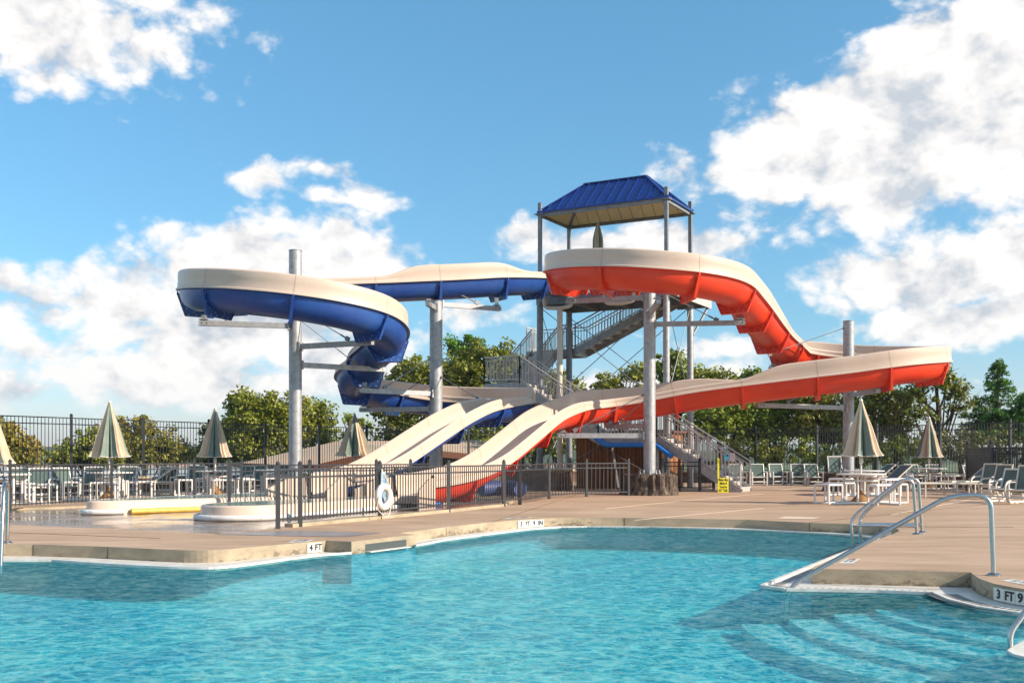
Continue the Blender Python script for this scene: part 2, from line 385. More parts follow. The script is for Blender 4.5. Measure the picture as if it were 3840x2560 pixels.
wx = mth('MULTIPLY', mth('SUBTRACT', nz(9, 2, .6, (3, 1, 0)), .5), .045); wy = mth('MULTIPLY', mth('SUBTRACT', nz(9, 2, .6, (7, 5, 0)), .5), .035)
azw = mth('ADD', az, wx); elw = mth('ADD', el, wy)
cw_ = N.new('ShaderNodeCombineXYZ'); L.new(azw, cw_.inputs[0]); L.new(elw, cw_.inputs[1])
for (px, py, rx, ry, wt, ti) in CL:
    a0, e0 = angs(px, py); sx = rx * 1.6327 / F; sy = ry * 1.6327 / F
    mp = N.new('ShaderNodeMapping'); mp.vector_type = 'TEXTURE'; mp.inputs['Location'].default_value = (a0, e0, 0); mp.inputs['Rotation'].default_value = (0, 0, -math.atan(ti)); mp.inputs['Scale'].default_value = (sx * 1.9, sy * 1.9, 1)
    L.new(cw_.outputs[0], mp.inputs['Vector'])
    gr = N.new('ShaderNodeTexGradient'); gr.gradient_type = 'SPHERICAL'; L.new(mp.outputs[0], gr.inputs[0])
    g = mth('MULTIPLY', gr.outputs[1], wt * 1.15)
    mask = g if mask is None else mth('MAXIMUM', mask, mth('MULTIPLY_ADD', mask, .16, g))
# elsewhere round the dome: loose scattered cloud
back = mth('MULTIPLY', mth('GREATER_THAN', mth('ABSOLUTE', az), .62), .55); mask = mth('MAXIMUM', mask, back)
def dens(off):
    n1 = nz(11, 7, .62, off, .3); n2 = nz(34, 4, .65, (off[0] + 4, off[1], 0))
    mp = N.new('ShaderNodeMapping'); mp.inputs['Location'].default_value = (off[0] + 2, off[1], 0); mp.inputs['Scale'].default_value = (1, 1.35, 1); L.new(cw_.outputs[0], mp.inputs['Vector'])
    v = N.new('ShaderNodeTexVoronoi'); v.voronoi_dimensions = '2D'; v.inputs['Scale'].default_value = 17; v.inputs['Detail'].default_value = 3; v.inputs['Roughness'].default_value = .55; L.new(mp.outputs[0], v.inputs['Vector'])
    return mth('ADD', mth('MULTIPLY_ADD', mth('SUBTRACT', .42, v.outputs['Distance']), .48, mth('MULTIPLY', mth('SUBTRACT', n1, .5), 1.5)), mth('MULTIPLY', mth('SUBTRACT', n2, .5), .36))
dn = dens((0, 0, 0)); d0 = mth('ADD', mth('MULTIPLY', mask, .95), dn)
cov = N.new('ShaderNodeMapRange'); cov.interpolation_type = 'SMOOTHSTEP'; L.new(d0, cov.inputs['Value']); cov.inputs['From Min'].default_value = .23; cov.inputs['From Max'].default_value = .66
d1 = dens((-.020, -.030, 0))
shade = mth('ADD', mth('MULTIPLY', mth('SUBTRACT', dn, d1), 1.1), .46)
low = nz(5, 3, .6, (2, 9, 0)); shade = mth('ADD', shade, mth('MULTIPLY', mth('SUBTRACT', low, .5), .7))
shade = mth('SUBTRACT', shade, mth('MULTIPLY', mth('SUBTRACT', d0, .9), .22))
cr = N.new('ShaderNodeValToRGB'); e = cr.color_ramp.elements
e[0].position = .08; e[0].color = (.55, .60, .665, 1); e[1].position = .62; e[1].color = (1, .975, .95, 1); e.new(.38).color = (.84, .83, .83, 1)
L.new(shade, cr.inputs['Fac'])
ccol = N.new('ShaderNodeVectorMath'); ccol.operation = 'SCALE'; L.new(cr.outputs[0], ccol.inputs[0]); ccol.inputs['Scale'].default_value = 7.2
tint = N.new('ShaderNodeMix'); tint.data_type = 'RGBA'; tint.blend_type = 'MULTIPLY'; tint.inputs[0].default_value = 1
L.new(sky.outputs[0], tint.inputs[6])
tr_ = N.new('ShaderNodeValToRGB'); te = tr_.color_ramp.elements
te[0].position = 0; te[0].color = (.95, .92, 1.15, 1); te[1].position = .45; te[1].color = (.76, 1.32, 1.38, 1); te.new(.12).color = (.60, .96, 1.12, 1)
L.new(el, tr_.inputs['Fac']); L.new(tr_.outputs[0], tint.inputs[7])
mixs = N.new('ShaderNodeMix'); mixs.data_type = 'RGBA'; L.new(cov.outputs[0], mixs.inputs[0]); L.new(tint.outputs[2], mixs.inputs[6]); L.new(ccol.outputs[0], mixs.inputs[7])
L.new(mixs.outputs[2], bg.inputs['Color'])
W.cycles.sampling_method = 'MANUAL'; W.cycles.sample_map_resolution = 1024

# ============================================================ ground, deck, pool
GZ = -.165
def wl(pts, z=0.0): return [G(x, y, z)[:2] for x, y in pts]
COPE = wl([(-400, 2046), (20, 2040), (125, 2040), (357, 2047), (520, 2054), (625, 2059), (730, 2063), (811, 2062), (923, 2052), (1057, 2040), (1222, 2025.5), (1318, 2030), (1559, 2003), (1500, 1997.5),
           (1673, 1975), (1849, 1956), (1960, 1947), (2062, 1941), (2200, 1939.5), (2342, 1940.5), (2800, 1947), (3035, 1959), (3187, 1963.5), (3294, 1972), (3350, 1979), (3374, 1985), (3366, 1994), (3330, 2007), (3277, 2028),
           (3180, 2068), (3091, 2106), (3050, 2123), (3042, 2131), (3640, 2144), (3650, 2152), (3672, 2168), (3727, 2187), (3800, 2201), (3960, 2222)])
def cidx(x, y):
    q = G(x, y); return min(range(len(COPE)), key=lambda i: (COPE[i][0] - q[0]) ** 2 + (COPE[i][1] - q[1]) ** 2)
def chaik(p, k=2):
    for _ in range(k):
        o = [p[0]]
        for u, v in zip(p, p[1:]): o += [(u[0] * .75 + v[0] * .25, u[1] * .75 + v[1] * .25), (u[0] * .25 + v[0] * .75, u[1] * .25 + v[1] * .75)]
        p = o + [p[-1]]
    return p
i_ = cidx(811, 2062)
COPE[i_ - 4:i_ + 3] = chaik([COPE[i_ - 4], COPE[i_ - 3], COPE[i_ - 2], COPE[i_ - 1], COPE[i_], COPE[i_ + 1], COPE[i_ + 2]])
i_ = cidx(3350, 1979)
COPE[i_ - 2:i_ + 4] = chaik(COPE[i_ - 2:i_ + 4])
i_ = cidx(1849, 1956)
COPE[i_ - 1:i_ + 5] = chaik(COPE[i_ - 1:i_ + 5])
ib1, ib2 = cidx(1318, 2030), cidx(1559, 2003)
FENCE_L = [(-15.6, 31.4), (-14.05, 34.05), (-12.7, 36.8), (-11.1, 39.1), (-9.7, 42.0), (-8.0, 44.3), (-6.3, 46.3)]
FENCE_B = [(-6.3, 46.3), (-4.3, 47.9), (-2.0, 49.1), (.6, 49.9), (3.3, 50.2), (6.0, 50.0), (8.5, 49.4), (10.95, 48.0)]
FENCE_R = [(10.95, 48.0), (13.25, 46.4), (15.0, 43.9), (16.6, 41.4), (18.05, 38.7), (19.4, 35.6), (20.4, 32.0)]
WETZ = -.05
WET = [(-16, 18.6), (-9.6, 19.6), (-7.0, 18.3), (-4.55, 17.0), (-3.95, 18.6), (-2.72, 21.0), (-1.55, 23.5), (-.34, 26.2), (-.1, 28.5), (.1, 33), (-1.2, 37.5), (-5.5, 36), (-8.3, 31.4), (-9.9, 27.4), (-11.2, 25.9), (-12.6, 24.9), (-16, 23.6)]
out = COPE + [(6.6, 9.4), (8.4, 8.4), (26, 8.4), (26, 33)] + [(x + .5, y + .5) for x, y in FENCE_R[::-1]] + [(x, y + .6) for x, y in FENCE_B[::-1]][1:-1] + [(x - .5, y + .4) for x, y in FENCE_L[::-1]] + [(-26, 20), (-26, 14.4)]
def sheet(loops, z, mb, uvz=None):
    ls = [[Vector((x, y, 0)) for x, y in l] for l in loops]; flat = [p for l in ls for p in l]
    tr = tessellate_polygon(ls); vs = [(p.x, p.y, z) for p in flat]
    fs = []
    for t in tr:
        a, b, c = (flat[i] for i in t); fs.append(tuple(t) if (b - a).cross(c - a).z > 0 else tuple(t[::-1]))
    mb.add(vs, fs)
mb = MB(); sheet([out, WET], 0, mb)
mb.mi = 1
for loop, zb in ((out, -.192), (WET, WETZ)):
    n = len(loop)
    mb.add([(x, y, 0) for x, y in loop] + [(x, y, zb) for x, y in loop], [(i, (i + 1) % n, n + (i + 1) % n, n + i) for i in range(n)])
mb.mi = 2; n = len(out); mb.add([(x, y, -.192) for x, y in out] + [(x, y, -.75) for x, y in out], [(i, (i + 1) % n, n + (i + 1) % n, n + i) for i in range(n)])
mat('wall_plaster', (.10, .46, .55), .8, var=.1)
deck = mb.build('pool_deck', ['deck_concrete', 'coping_concrete', 'wall_plaster'], fixn=False); tag(deck, 'tan brushed concrete deck around the pool', 'deck', kind='structure')
mb = MB(); sheet([WET], WETZ, mb)
wet = tag(mb.build('wet_deck', 'wet_concrete', fixn=False), 'dark wet concrete floor around the raised splash basins', 'deck', kind='structure')
# low kerb that carries the front fence, expansion joints, painted shade of the skimmer recess, non-slip pad
mb = MB()
for a, b in zip(WET[4:8], WET[5:9]):
    mb.bar((a[0] + .06, a[1], .03), (b[0] + .06, b[1], .03), .18, .064)
ch = mb.build('fence_kerb', 'coping_concrete', deck)
mb = MB()
for x, y in [(125, 2040), (404, 2049), (1673, 1975), (1849, 1956), (2062, 1941), (2342, 1940.5), (3035, 1959), (3300, 1973)]:
    p = G(x, y); 
    mb.box((p[0], p[1] - .0, -.085), (.012, .012, .15))
def strip(a, b, w, z=.004): 
    mb.bar((a[0], a[1], z), (b[0], b[1], z), w, .004)
mb.build('joint', 'joint_dark', deck)
mb = MB()
for a, b in [((1849, 1956), (2330, 1800)), ((3035, 1959), (3700, 1890)), ((3300, 1973), (3800, 1977))]:
    strip(G(*a), G(*b), .012)
strip(G(0, 1995), G(600, 2018), .012)
mb.build('joint', 'joint_dark', deck)
mb = MB()
for a, b in [((2270, 1907), (2560, 1877)), ((2560, 1877), (2860, 1851)), ((2380, 1950), (2860, 1905)), ((3340, 1930), (3640, 1872)), ((2900, 1838), (3080, 1823))]:
    strip(G(*a), G(*b), .02)
mb.build('joint', 'joint_pale', deck)
mb = MB(); q = [G(2912, 1943, .004), G(3052, 1944, .004), G(3078, 1939, .004), G(2944, 1936, .004)]; mb.add(q, [(0, 1, 2, 3)])
mb.build('pale_patch', 'joint_pale', deck)
mb = MB(); sheet([[G(*p)[:2] for p in [(800, 2003), (1060, 1990), (1150, 1991), (1430, 1998), (1300, 2012), (1120, 2010)]]], .005, mb)
mb.build('damp_pad', 'wet_pad', deck, fixn=False)
# flat dark sheet on the projecting block, painted shade of the skimmer opening
a = Vector((*COPE[ib1], 0)); b = Vector((*COPE[ib2], 0)); t = (b - a).normalized(); nrm = Vector((t.y, -t.x, 0))
mb = MB(); p0 = a + t * (b - a).length * .20; p1 = a + t * (b - a).length * .84
for zc, hh in ((-.115, .13),):
    c = [p0 + nrm * .004, p1 + nrm * .004]
    mb.add([(c[0].x, c[0].y, -.06), (c[1].x, c[1].y, -.06), (c[1].x, c[1].y, -.19), (c[0].x, c[0].y, -.19)], [(0, 1, 2, 3)])
mb.build('skimmer_opening_shade', 'slot_dark', deck, fixn=False)
mb = MB(); k = 22
for i in range(k):
    p = p0.lerp(p1, (i + .5) / k) + nrm * .05
    mb.box((p.x, p.y, -.172), (.05, .10, .012), math.atan2(t.y, t.x))
mb.build('skimmer_grate', 'gutter_white', deck)

# gutter of white grating
GO1 = wl([(-400, 2104), (0, 2103), (201, 2103), (402, 2117), (520, 2124), (625, 2129), (730, 2131.5), (811, 2131), (923, 2119), (1012, 2106), (1191, 2083), (1316, 2074)], GZ)
GO2 = wl([(1556, 2046), (1673, 2024), (1849, 2001), (1982, 1985), (2100, 1977), (2200, 1975.5), (2436, 1978), (2800, 1987.5), (3036, 1999), (3160, 2006), (3250, 2014), (3292, 2022), (3296, 2028), (3255, 2040), (3124, 2090), (2858, 2199), (2948, 2212), (3288, 2218), (3502, 2226), (3562, 2252), (3672, 2280), (3826, 2303), (3980, 2322)], GZ)
def gutter(inner, outer, nm, lab, blk=()):
    t = thing(nm, lab, 'pool gutter', (*outer[len(outer) // 2], GZ))
    mb = MB(); poly = inner + outer[::-1]; sheet([poly], GZ, mb); n = len(outer)
    mb.add([(x, y, GZ) for x, y in outer] + [(x, y, GZ - .035) for x, y in outer], [(i, i + 1, n + i + 1, n + i) for i in range(n - 1)])
    mb.build('tile_edge', 'gutter_white', t, fixn=False)
    mb = MB(); acc = 0
    for i in range(n - 1):
        p = Vector(outer[i]); q = Vector(outer[i + 1]); L_ = (q - p).length; d = (q - p) / L_; nr = Vector((-d.y, d.x)); s = .03
        ins = Vector(((inner[min(len(inner) - 1, int(i * len(inner) / n))]))) - p
        if nr.dot(ins) < 0: nr = -nr
        near = (p.y < 13 and p.x > 2)
        sp = .075 if near else .09
        while s < L_:
            c = p + d * s + nr * (.15 if near else .11)
            mb.box((c.x, c.y, GZ + .0015), (.028, .16 if near else .10, .003), math.atan2(nr.y, nr.x) - math.pi / 2); s += sp
    mb.build('grate_slots', 'slot_dark', t)['kind'] = 'stuff'
    mb = MB()
    for i in range(n - 1):
        p, q = outer[i], outer[i + 1]; mb.bar((p[0], p[1], GZ + .008), (q[0], q[1], GZ + .008), .05, .03)
    mb.build('edge_lip', 'gutter_white', t)
    return t
GO1 = GO1[:3] + chaik(GO1[3:10]) + GO1[10:]
gutter(COPE[:ib2], GO1, 'pool_gutter', 'white slotted gutter along the left pool edge, below the 4 FT marker')
gutter(COPE[ib2:], GO2, 'pool_gutter', 'white slotted gutter along the far pool edge and round the right peninsula')
mb = MB()
ti = GO2[-5:]
for p, q in zip(ti, ti[1:]): mb.bar((p[0] - .03, p[1] + .10, GZ + .004), (q[0] - .03, q[1] + .10, GZ + .004), .10, .006)
tag(mb.build('step_edge_tile', 'tile_black'), 'black tile band along the curved gutter by the entry steps', 'tile band')

# water, floor, entry steps
def water_m():
    m = bpy.data.materials.new('pool_water'); m.use_nodes = True; nt = m.node_tree; N = nt.nodes; L = nt.links; N.remove(N['Principled BSDF'])
    g = N.new('ShaderNodeNewGeometry'); mp = N.new('ShaderNodeMapping'); mp.inputs['Scale'].default_value = (1, 1.25, 1); mp.inputs['Rotation'].default_value = (0, 0, .3)
    L.new(g.outputs['Position'], mp.inputs['Vector'])
    n1 = noise(N, L, mp.outputs[0], 2.6, 4, .6, .8); n2 = noise(N, L, mp.outputs[0], 11, 5, .7, .9)
    ad = N.new('ShaderNodeMath'); ad.operation = 'MULTIPLY_ADD'; ad.inputs[1].default_value = .42; L.new(n2.outputs['Fac'], ad.inputs[0]); L.new(n1.outputs['Fac'], ad.inputs[2])
    bp = N.new('ShaderNodeBump'); bp.inputs['Strength'].default_value = 1.0; bp.inputs['Distance'].default_value = .13; L.new(ad.outputs[0], bp.inputs['Height'])
    # caustics painted into the surface colour: bright light lines and darker cells
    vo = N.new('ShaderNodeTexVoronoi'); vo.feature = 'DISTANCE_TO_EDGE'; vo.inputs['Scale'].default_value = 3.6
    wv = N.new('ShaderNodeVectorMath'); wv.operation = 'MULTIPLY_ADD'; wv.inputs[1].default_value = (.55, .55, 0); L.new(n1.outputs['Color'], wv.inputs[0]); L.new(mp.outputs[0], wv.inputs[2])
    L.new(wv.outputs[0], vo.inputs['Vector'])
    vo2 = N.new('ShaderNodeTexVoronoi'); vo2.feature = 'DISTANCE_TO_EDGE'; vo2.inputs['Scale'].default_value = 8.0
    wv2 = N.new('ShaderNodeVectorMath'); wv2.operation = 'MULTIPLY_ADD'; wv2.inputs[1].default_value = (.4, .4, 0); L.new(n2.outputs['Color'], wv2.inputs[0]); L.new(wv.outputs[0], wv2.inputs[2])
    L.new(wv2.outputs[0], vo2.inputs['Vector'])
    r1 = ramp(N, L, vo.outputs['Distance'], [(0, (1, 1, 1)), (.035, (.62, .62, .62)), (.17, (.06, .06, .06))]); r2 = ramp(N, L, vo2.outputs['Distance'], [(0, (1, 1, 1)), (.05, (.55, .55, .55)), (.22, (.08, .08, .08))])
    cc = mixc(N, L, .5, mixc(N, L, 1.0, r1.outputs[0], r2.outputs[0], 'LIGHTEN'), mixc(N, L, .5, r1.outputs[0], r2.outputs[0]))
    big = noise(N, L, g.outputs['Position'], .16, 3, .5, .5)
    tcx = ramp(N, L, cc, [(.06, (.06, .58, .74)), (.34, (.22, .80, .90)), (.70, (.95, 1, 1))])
    tr = N.new('ShaderNodeBsdfTransparent'); L.new(tcx.outputs[0], tr.inputs['Color'])
    gl = N.new('ShaderNodeBsdfGlossy'); gl.inputs['Roughness'].default_value = .03; L.new(bp.outputs[0], gl.inputs['Normal']); gl.inputs['Color'].default_value = (.95, .98, 1, 1)
    fr = N.new('ShaderNodeFresnel'); fr.inputs['IOR'].default_value = 1.33; L.new(bp.outputs[0], fr.inputs['Normal'])
    fm = N.new('ShaderNodeMath'); fm.operation = 'MULTIPLY'; fm.inputs[1].default_value = .52; L.new(fr.outputs[0], fm.inputs[0])
    mx = N.new('ShaderNodeMixShader'); L.new(fm.outputs[0], mx.inputs[0])
    df = N.new('ShaderNodeBsdfDiffuse'); dfc = ramp(N, L, cc, [(.08, (0, .28, .40)), (.35, (.01, .50, .60)), (.72, (.55, 1, .95))]); L.new(dfc.outputs[0], df.inputs['Color']); L.new(bp.outputs[0], df.inputs['Normal'])  # same caustic lines painted into the milky diffuse layer
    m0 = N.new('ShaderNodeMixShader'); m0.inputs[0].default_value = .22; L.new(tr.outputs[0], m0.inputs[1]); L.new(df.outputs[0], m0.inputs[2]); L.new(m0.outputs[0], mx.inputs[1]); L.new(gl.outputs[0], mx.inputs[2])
    L.new(mx.outputs[0], N['Material Output'].inputs['Surface']); MATS['pool_water'] = m
water_m()
def floor_m(nt, N, L, b):
    g = N.new('ShaderNodeNewGeometry'); n1 = noise(N, L, g.outputs['Position'], .22, 4, .55, .6); n2 = noise(N, L, g.outputs['Position'], 3, 5, .6, 1)
    c = ramp(N, L, n1.outputs['Fac'], [(.32, (.09, .60, .74)), (.5, (.16, .80, .84)), (.68, (.30, .93, .88))])
    c2 = ramp(N, L, n2.outputs['Fac'], [(.35, (.86, .86, .86)), (.65, (1.1, 1.1, 1.1))])
    L.new(mixc(N, L, 1.0, c.outputs[0], c2.outputs[0], 'MULTIPLY'), b.inputs['Base Color']); b.inputs['Roughness'].default_value = .8
ramp_mat('pool_plaster', floor_m)
mat('step_plaster', (.62, .86, .86), .8, var=.1, vscale=2)
mb = MB(); mb.add([(-26, -6, -.185), (26, -6, -.185), (26, 34, -.185), (-26, 34, -.185)], [(0, 1, 2, 3)])
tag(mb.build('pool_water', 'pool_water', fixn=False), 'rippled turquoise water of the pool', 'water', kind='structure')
mb = MB(); mb.add([(-26, -6, -.62), (26, -6, -.62), (26, 34, -.62), (-26, 34, -.62)], [(0, 1, 2, 3)])
tag(mb.build('pool_floor', 'pool_plaster', fixn=False), 'turquoise plaster floor of the pool', 'pool floor', kind='structure')
mb = MB(); cx, cy = 5.55, 10.6
rad = [.95, 1.36, 1.77, 2.18, 2.62, 3.10]
for k, r in enumerate(rad):
    zt = -.235 - .055 * k
    n = 40; vs = []
    for j in range(n + 1):
        a = math.radians(120 + 170 * j / n); vs.append((cx + r * math.cos(a) * 1.03, min(cy + r * math.sin(a) * 1.28, 11.15)))
    poly = vs + [(cx + 1, cy - 2.5)] if False else vs
    mb.prism(poly, zt - .06 if k < 5 else -.62, zt)
tag(mb.build('entry_steps', 'step_plaster'), 'submerged curved entry steps beside the right-hand pool rail', 'steps', kind='structure')
# pool edge corner at lower right
mb = MB(); q = wl([(3776, 2436), (3800, 2420), (3900, 2370), (4200, 2340), (4200, 2600), (3900, 2475), (3800, 2450)], GZ); mb.prism(q, GZ - .4, GZ)
tag(mb.build('gutter_corner', 'gutter_white'), 'white tiled gutter corner at the lower right edge, under the bent rail', 'pool gutter')
mb = MB(); sheet([[(4.45, 6.0), (9, 5.0), (26, 5.0), (26, 8.0), (9, 8.0), (5.4, 8.0)]], 0, mb)
tag(mb.build('far_side_deck', 'deck_concrete', fixn=False), 'strip of concrete deck beyond the lower right corner', 'deck', kind='structure')

# terrain, lake, far shore
mb = MB(); mb.add([(-3000, -300, -3.2), (3000, -300, -3.2), (3000, 3000, -3.2), (-3000, 3000, -3.2)], [(0, 1, 2, 3)])
for sx in (0,):
    pass
tag(mb.build('ground', 'terrain', fixn=False), 'grassy low ground around the pool hill', 'ground', kind='structure')
mb = MB(); n = 40; R0 = []
def hill(nm, m, pts, lab):
    mb = MB()
    mb.prism(pts, -3.15, -3.0); tag(mb.build(nm, m), lab, nm, kind='structure')
ramp_mat('lake_water', lambda nt, N, L, b: (setattr(b.inputs['Base Color'], 'default_value', (.30, .36, .42, 1)), setattr(b.inputs['Roughness'], 'default_value', .12)))
hill('lake', 'lake_water', [(-340, 60), (-40, 52), (-30, 90), (20, 120), (40, 395), (-420, 395)], 'pale blue lake beyond the left fence')
hill('shore', 'shore_sand', [(-420, 396), (60, 396), (60, 520), (-420, 520)], 'reddish sandy shore across the lake')
def ridge(nm, m, x0, x1, y, h, dy, seed, lab, kind='structure', cat='hills'):
    r = random.Random(seed); mb = MB(); n = 160; top = []
    ph = [(r.uniform(.5, 9), r.uniform(0, 6.3), r.uniform(.1, 1)) for _ in range(10)]
    vs = []; rows = 5
    for j in range(rows):
        for i in range(n + 1):
            u = i / n; hh = sum(math.sin(u * f * 6.28 + p) * a / (1 + f * .4) for f, p, a in ph)
            t = j / (rows - 1); prof = math.sin(t * math.pi / 2)
            vs.append((x0 + (x1 - x0) * u, y + dy * t + r.uniform(-1, 1) * dy * .03, -3 + (h * (1 + .18 * hh) + r.uniform(-.03, .03) * h) * prof))
    fs = [(j * (n + 1) + i, j * (n + 1) + i + 1, (j + 1) * (n + 1) + i + 1, (j + 1) * (n + 1) + i) for j in range(rows - 1) for i in range(n)]
    mb.add(vs, fs); tag(mb.build(nm, m, smooth=True, fixn=False), lab, cat, kind=kind)
mat('far_forest', (.055, .085, .03), .95, var=.5, vscale=.09)
ridge('far_woods', 'far_forest', -520, 220, 520, 7.2, 60, 3, 'line of green woods on the far lake shore', 'stuff', 'woods')
ridge('hills', 'far_forest', -2200, 900, 2300, 32, 500, 5, 'low wooded hills on the horizon')

# ============================================================ water slides
def arc(c, R, a0, a1, keys, hl, hr, n=None):
    """list of (x,y,z,hl,hr); keys [(angle,z)...] in the travel order"""
    n = n or max(6, int(abs(a1 - a0) / 5)); o = []
    ks = sorted(keys)
    for i in range(n + 1):
        a = a0 + (a1 - a0) * i / n; z = float(np.interp(a, [k[0] for k in ks], [k[1] for k in ks]))
        o.append((c[0] + R * math.cos(math.radians(a)), c[1] + R * math.sin(math.radians(a)), z, hl, hr))
    return o
def path(raw, step=.2, sm=3):
    P = np.array([(list(r) + [1.0])[:6] for r in raw], float); d = np.r_[0, np.cumsum(np.linalg.norm(np.diff(P[:, :3], axis=0), axis=1))]
    keep = np.r_[True, np.diff(d) > 1e-6]; P = P[keep]; d = d[keep]
    n = int(d[-1] / step); s = np.linspace(0, d[-1], n + 1)
    Q = np.stack([np.interp(s, d, P[:, k]) for k in range(6)], 1)
    for _ in range(sm):
        R = Q.copy(); R[1:-1] = (Q[:-2] + Q[1:-1] * 2 + Q[2:]) / 4; Q = R
    for _ in range(3):
        R = Q[:, 2:].copy(); R[1:-1] = (Q[:-2, 2:] + Q[1:-1, 2:] * 2 + Q[2:, 2:]) / 4; Q[:, 2:] = R
    T = np.gradient(Q[:, :3], axis=0); T /= np.linalg.norm(T, axis=1)[:, None]
    Lx = np.cross([0, 0, 1.0], T); Lx /= np.linalg.norm(Lx, axis=1)[:, None]; Nn = np.cross(T, Lx)
    # gentle banking from curvature
    hd = np.unwrap(np.arctan2(T[:, 1], T[:, 0])); k = np.gradient(hd) / step; k = np.convolve(np.pad(k, 8, 'edge'), np.ones(17) / 17, 'valid')
    bank = np.clip(k * .18, -.1, .1)
    L2 = Lx * np.cos(bank)[:, None] - Nn * np.sin(bank)[:, None]; N2 = np.cross(T, L2)
    return Q, T, L2, N2
HW = .58; DP = .56
def prof_u(w, d, z0=0.0, n=13):
    o = []
    for i in range(n):
        a = math.pi * i / (n - 1); c, s = math.cos(a), math.sin(a); e = 2 / 2.15
        o.append((math.copysign(abs(c) ** e, c) * w, z0 - (abs(s) ** e) * d))
    return o
def sweep(mb, fr, idx, pf):
    Q, T, L_, N_ = fr; rows = []
    for i in idx:
        p = pf(i); rows.append([Q[i, :3] + L_[i] * s + N_[i] * h for s, h in p])
    k = len(rows[0]); vs = [tuple(v) for r in rows for v in r]
    fs = [(a * k + b, a * k + b + 1, (a + 1) * k + b + 1, (a + 1) * k + b) for a in range(len(rows) - 1) for b in range(k - 1)]
    mb.add(vs, fs)
def make_slide(root, fr, colm, joints, lip=.2):
    Q, T, L_, N_ = fr; n = len(Q)
    def lin(i, g=0.0):
        hl, hr = Q[i, 3], Q[i, 4]; e = g
        inner = prof_u(HW - .035, DP * Q[i, 5] - .03, 0)
        left = [(.675 + e, -.045), (.675 + e, -.005), (.635 + e, .02), (.63 + e, hl * .50), (.642 + e, hl * .56), (.640 + e, hl - .03), (.600, hl + .012 + e), (.548 - e, hl - .02), (HW - .035 - e, .05)]
        right = [(-s, hr + (h - hl) if h > .06 else h) for s, h in left[::-1]]
        right = [(-(HW - .035 - e), .05), (-(.548 - e), hr - .02), (-.600, hr + .012 + e), (-(.640 + e), hr - .03), (-(.642 + e), hr * .56), (-(.63 + e), hr * .50), (-(.635 + e), .02), (-(.675 + e), -.005), (-(.675 + e), -.045)]
        return left + [(s * (1 - e), h * (1 - e) if h < 0 else h) for s, h in inner] + right
    mb = MB(); sweep(mb, fr, range(n), lin)
    mb.mi = 1
    for j in joints:
        a = max(0, j - 0); Qc = Q[a]
        t = T[a] * .008
        p0 = [Qc[:3] - t + L_[a] * s + N_[a] * h for s, h in lin(a, .003)]; p1 = [Qc[:3] + t + L_[a] * s + N_[a] * h for s, h in lin(a, .003)]
        k = len(p0); mb.add([tuple(v) for v in p0 + p1], [(b, b + 1, k + b + 1, k + b) for b in range(k - 1)])
    # faint moulding line along the tall guard walls
    mb.build('flume_lining', ['cream_gelcoat', 'cream_seam'], root, smooth=True, fixn=False)
    mb = MB()
    sweep(mb, fr, range(n), lambda i: [(.668, -.048), (.575, -.065)] + [(s, h - .04) for s, h in prof_u(.565, DP * Q[i, 5])][1:-1] + [(-.575, -.065), (-.668, -.048)])
    # end caps
    mb.build('flume_shell', colm, root, smooth=True, fixn=False)
    for j in joints:
        if j < 1 or j > n - 2: continue
        for off in (0,):
            mb = MB(); o = Vector(Q[j, :3]) + Vector(T[j]) * off
            ps = .3 + .7 * Q[j, 5]; outer = [(.672, -.035), (.665, -.12), (.40, -.76 * ps), (-.40, -.76 * ps), (-.665, -.12), (-.672, -.035)]
            inn = [(s * 1.0, h - .03) for s, h in prof_u(.56, DP * Q[j, 5])][::-1]
            poly = outer + inn[1:-1]
            mb.plate(o, L_[j], N_[j], poly, .045)
            # a turned foot along the plate's lower edge
            lj, nj = Vector(L_[j]), Vector(N_[j]); hb = -.755 * ps
            mb.bar(o + lj * .40 + nj * hb, o - lj * .40 + nj * hb, .11, .018, up=nj)
            for sg in (1, -1): mb.bar(o + lj * .405 * sg + nj * hb, o + lj * .668 * sg + nj * -.12, .09, .016, up=nj)
            mb.mi = 1
            for a in range(8):
                an = math.pi * (.06 + .88 * a / 7); e = 2 / 2.35
                s = math.copysign(abs(math.cos(an)) ** e, math.cos(an)) * .605; h = -(math.sin(an) ** e) * (DP * Q[j, 5] + .045) - .03
                c = o + Vector(L_[j]) * s + Vector(N_[j]) * h
                mb.tube([c - Vector(T[j]) * .035, c + Vector(T[j]) * .035], .013, 6)
            for a in (-.3, -.1, .1, .3):
                c = o + Vector(L_[j]) * a + Vector(N_[j]) * (hb + .05)
                mb.tube([c - Vector(T[j]) * .04, c + Vector(T[j]) * .04], .014, 6)
            mb.build('joint_flange', [colm, 'bolt_steel'], root)
def jts(fr, sp, first=1.5, last=.8):
    n = len(fr[0]); d = .2; s = first; o = []
    while s < (n - 1) * d - last: o.append(int(s / d)); s += sp
    return o
C1 = (-6.45, 31.8); C2 = (-2.56, 36.0); C3 = (4.38, 34.0); C4 = (11.85, 37.6); R = 2.74; LIP = .17; GD = .50
ub = (.8765, -.4816); vb = (.4816, .8765); T0 = (1.09, 41.5)
def U(a, v, z=0.0): return (T0[0] + ub[0] * a + vb[0] * v, T0[1] + ub[1] * a + vb[1] * v, z)
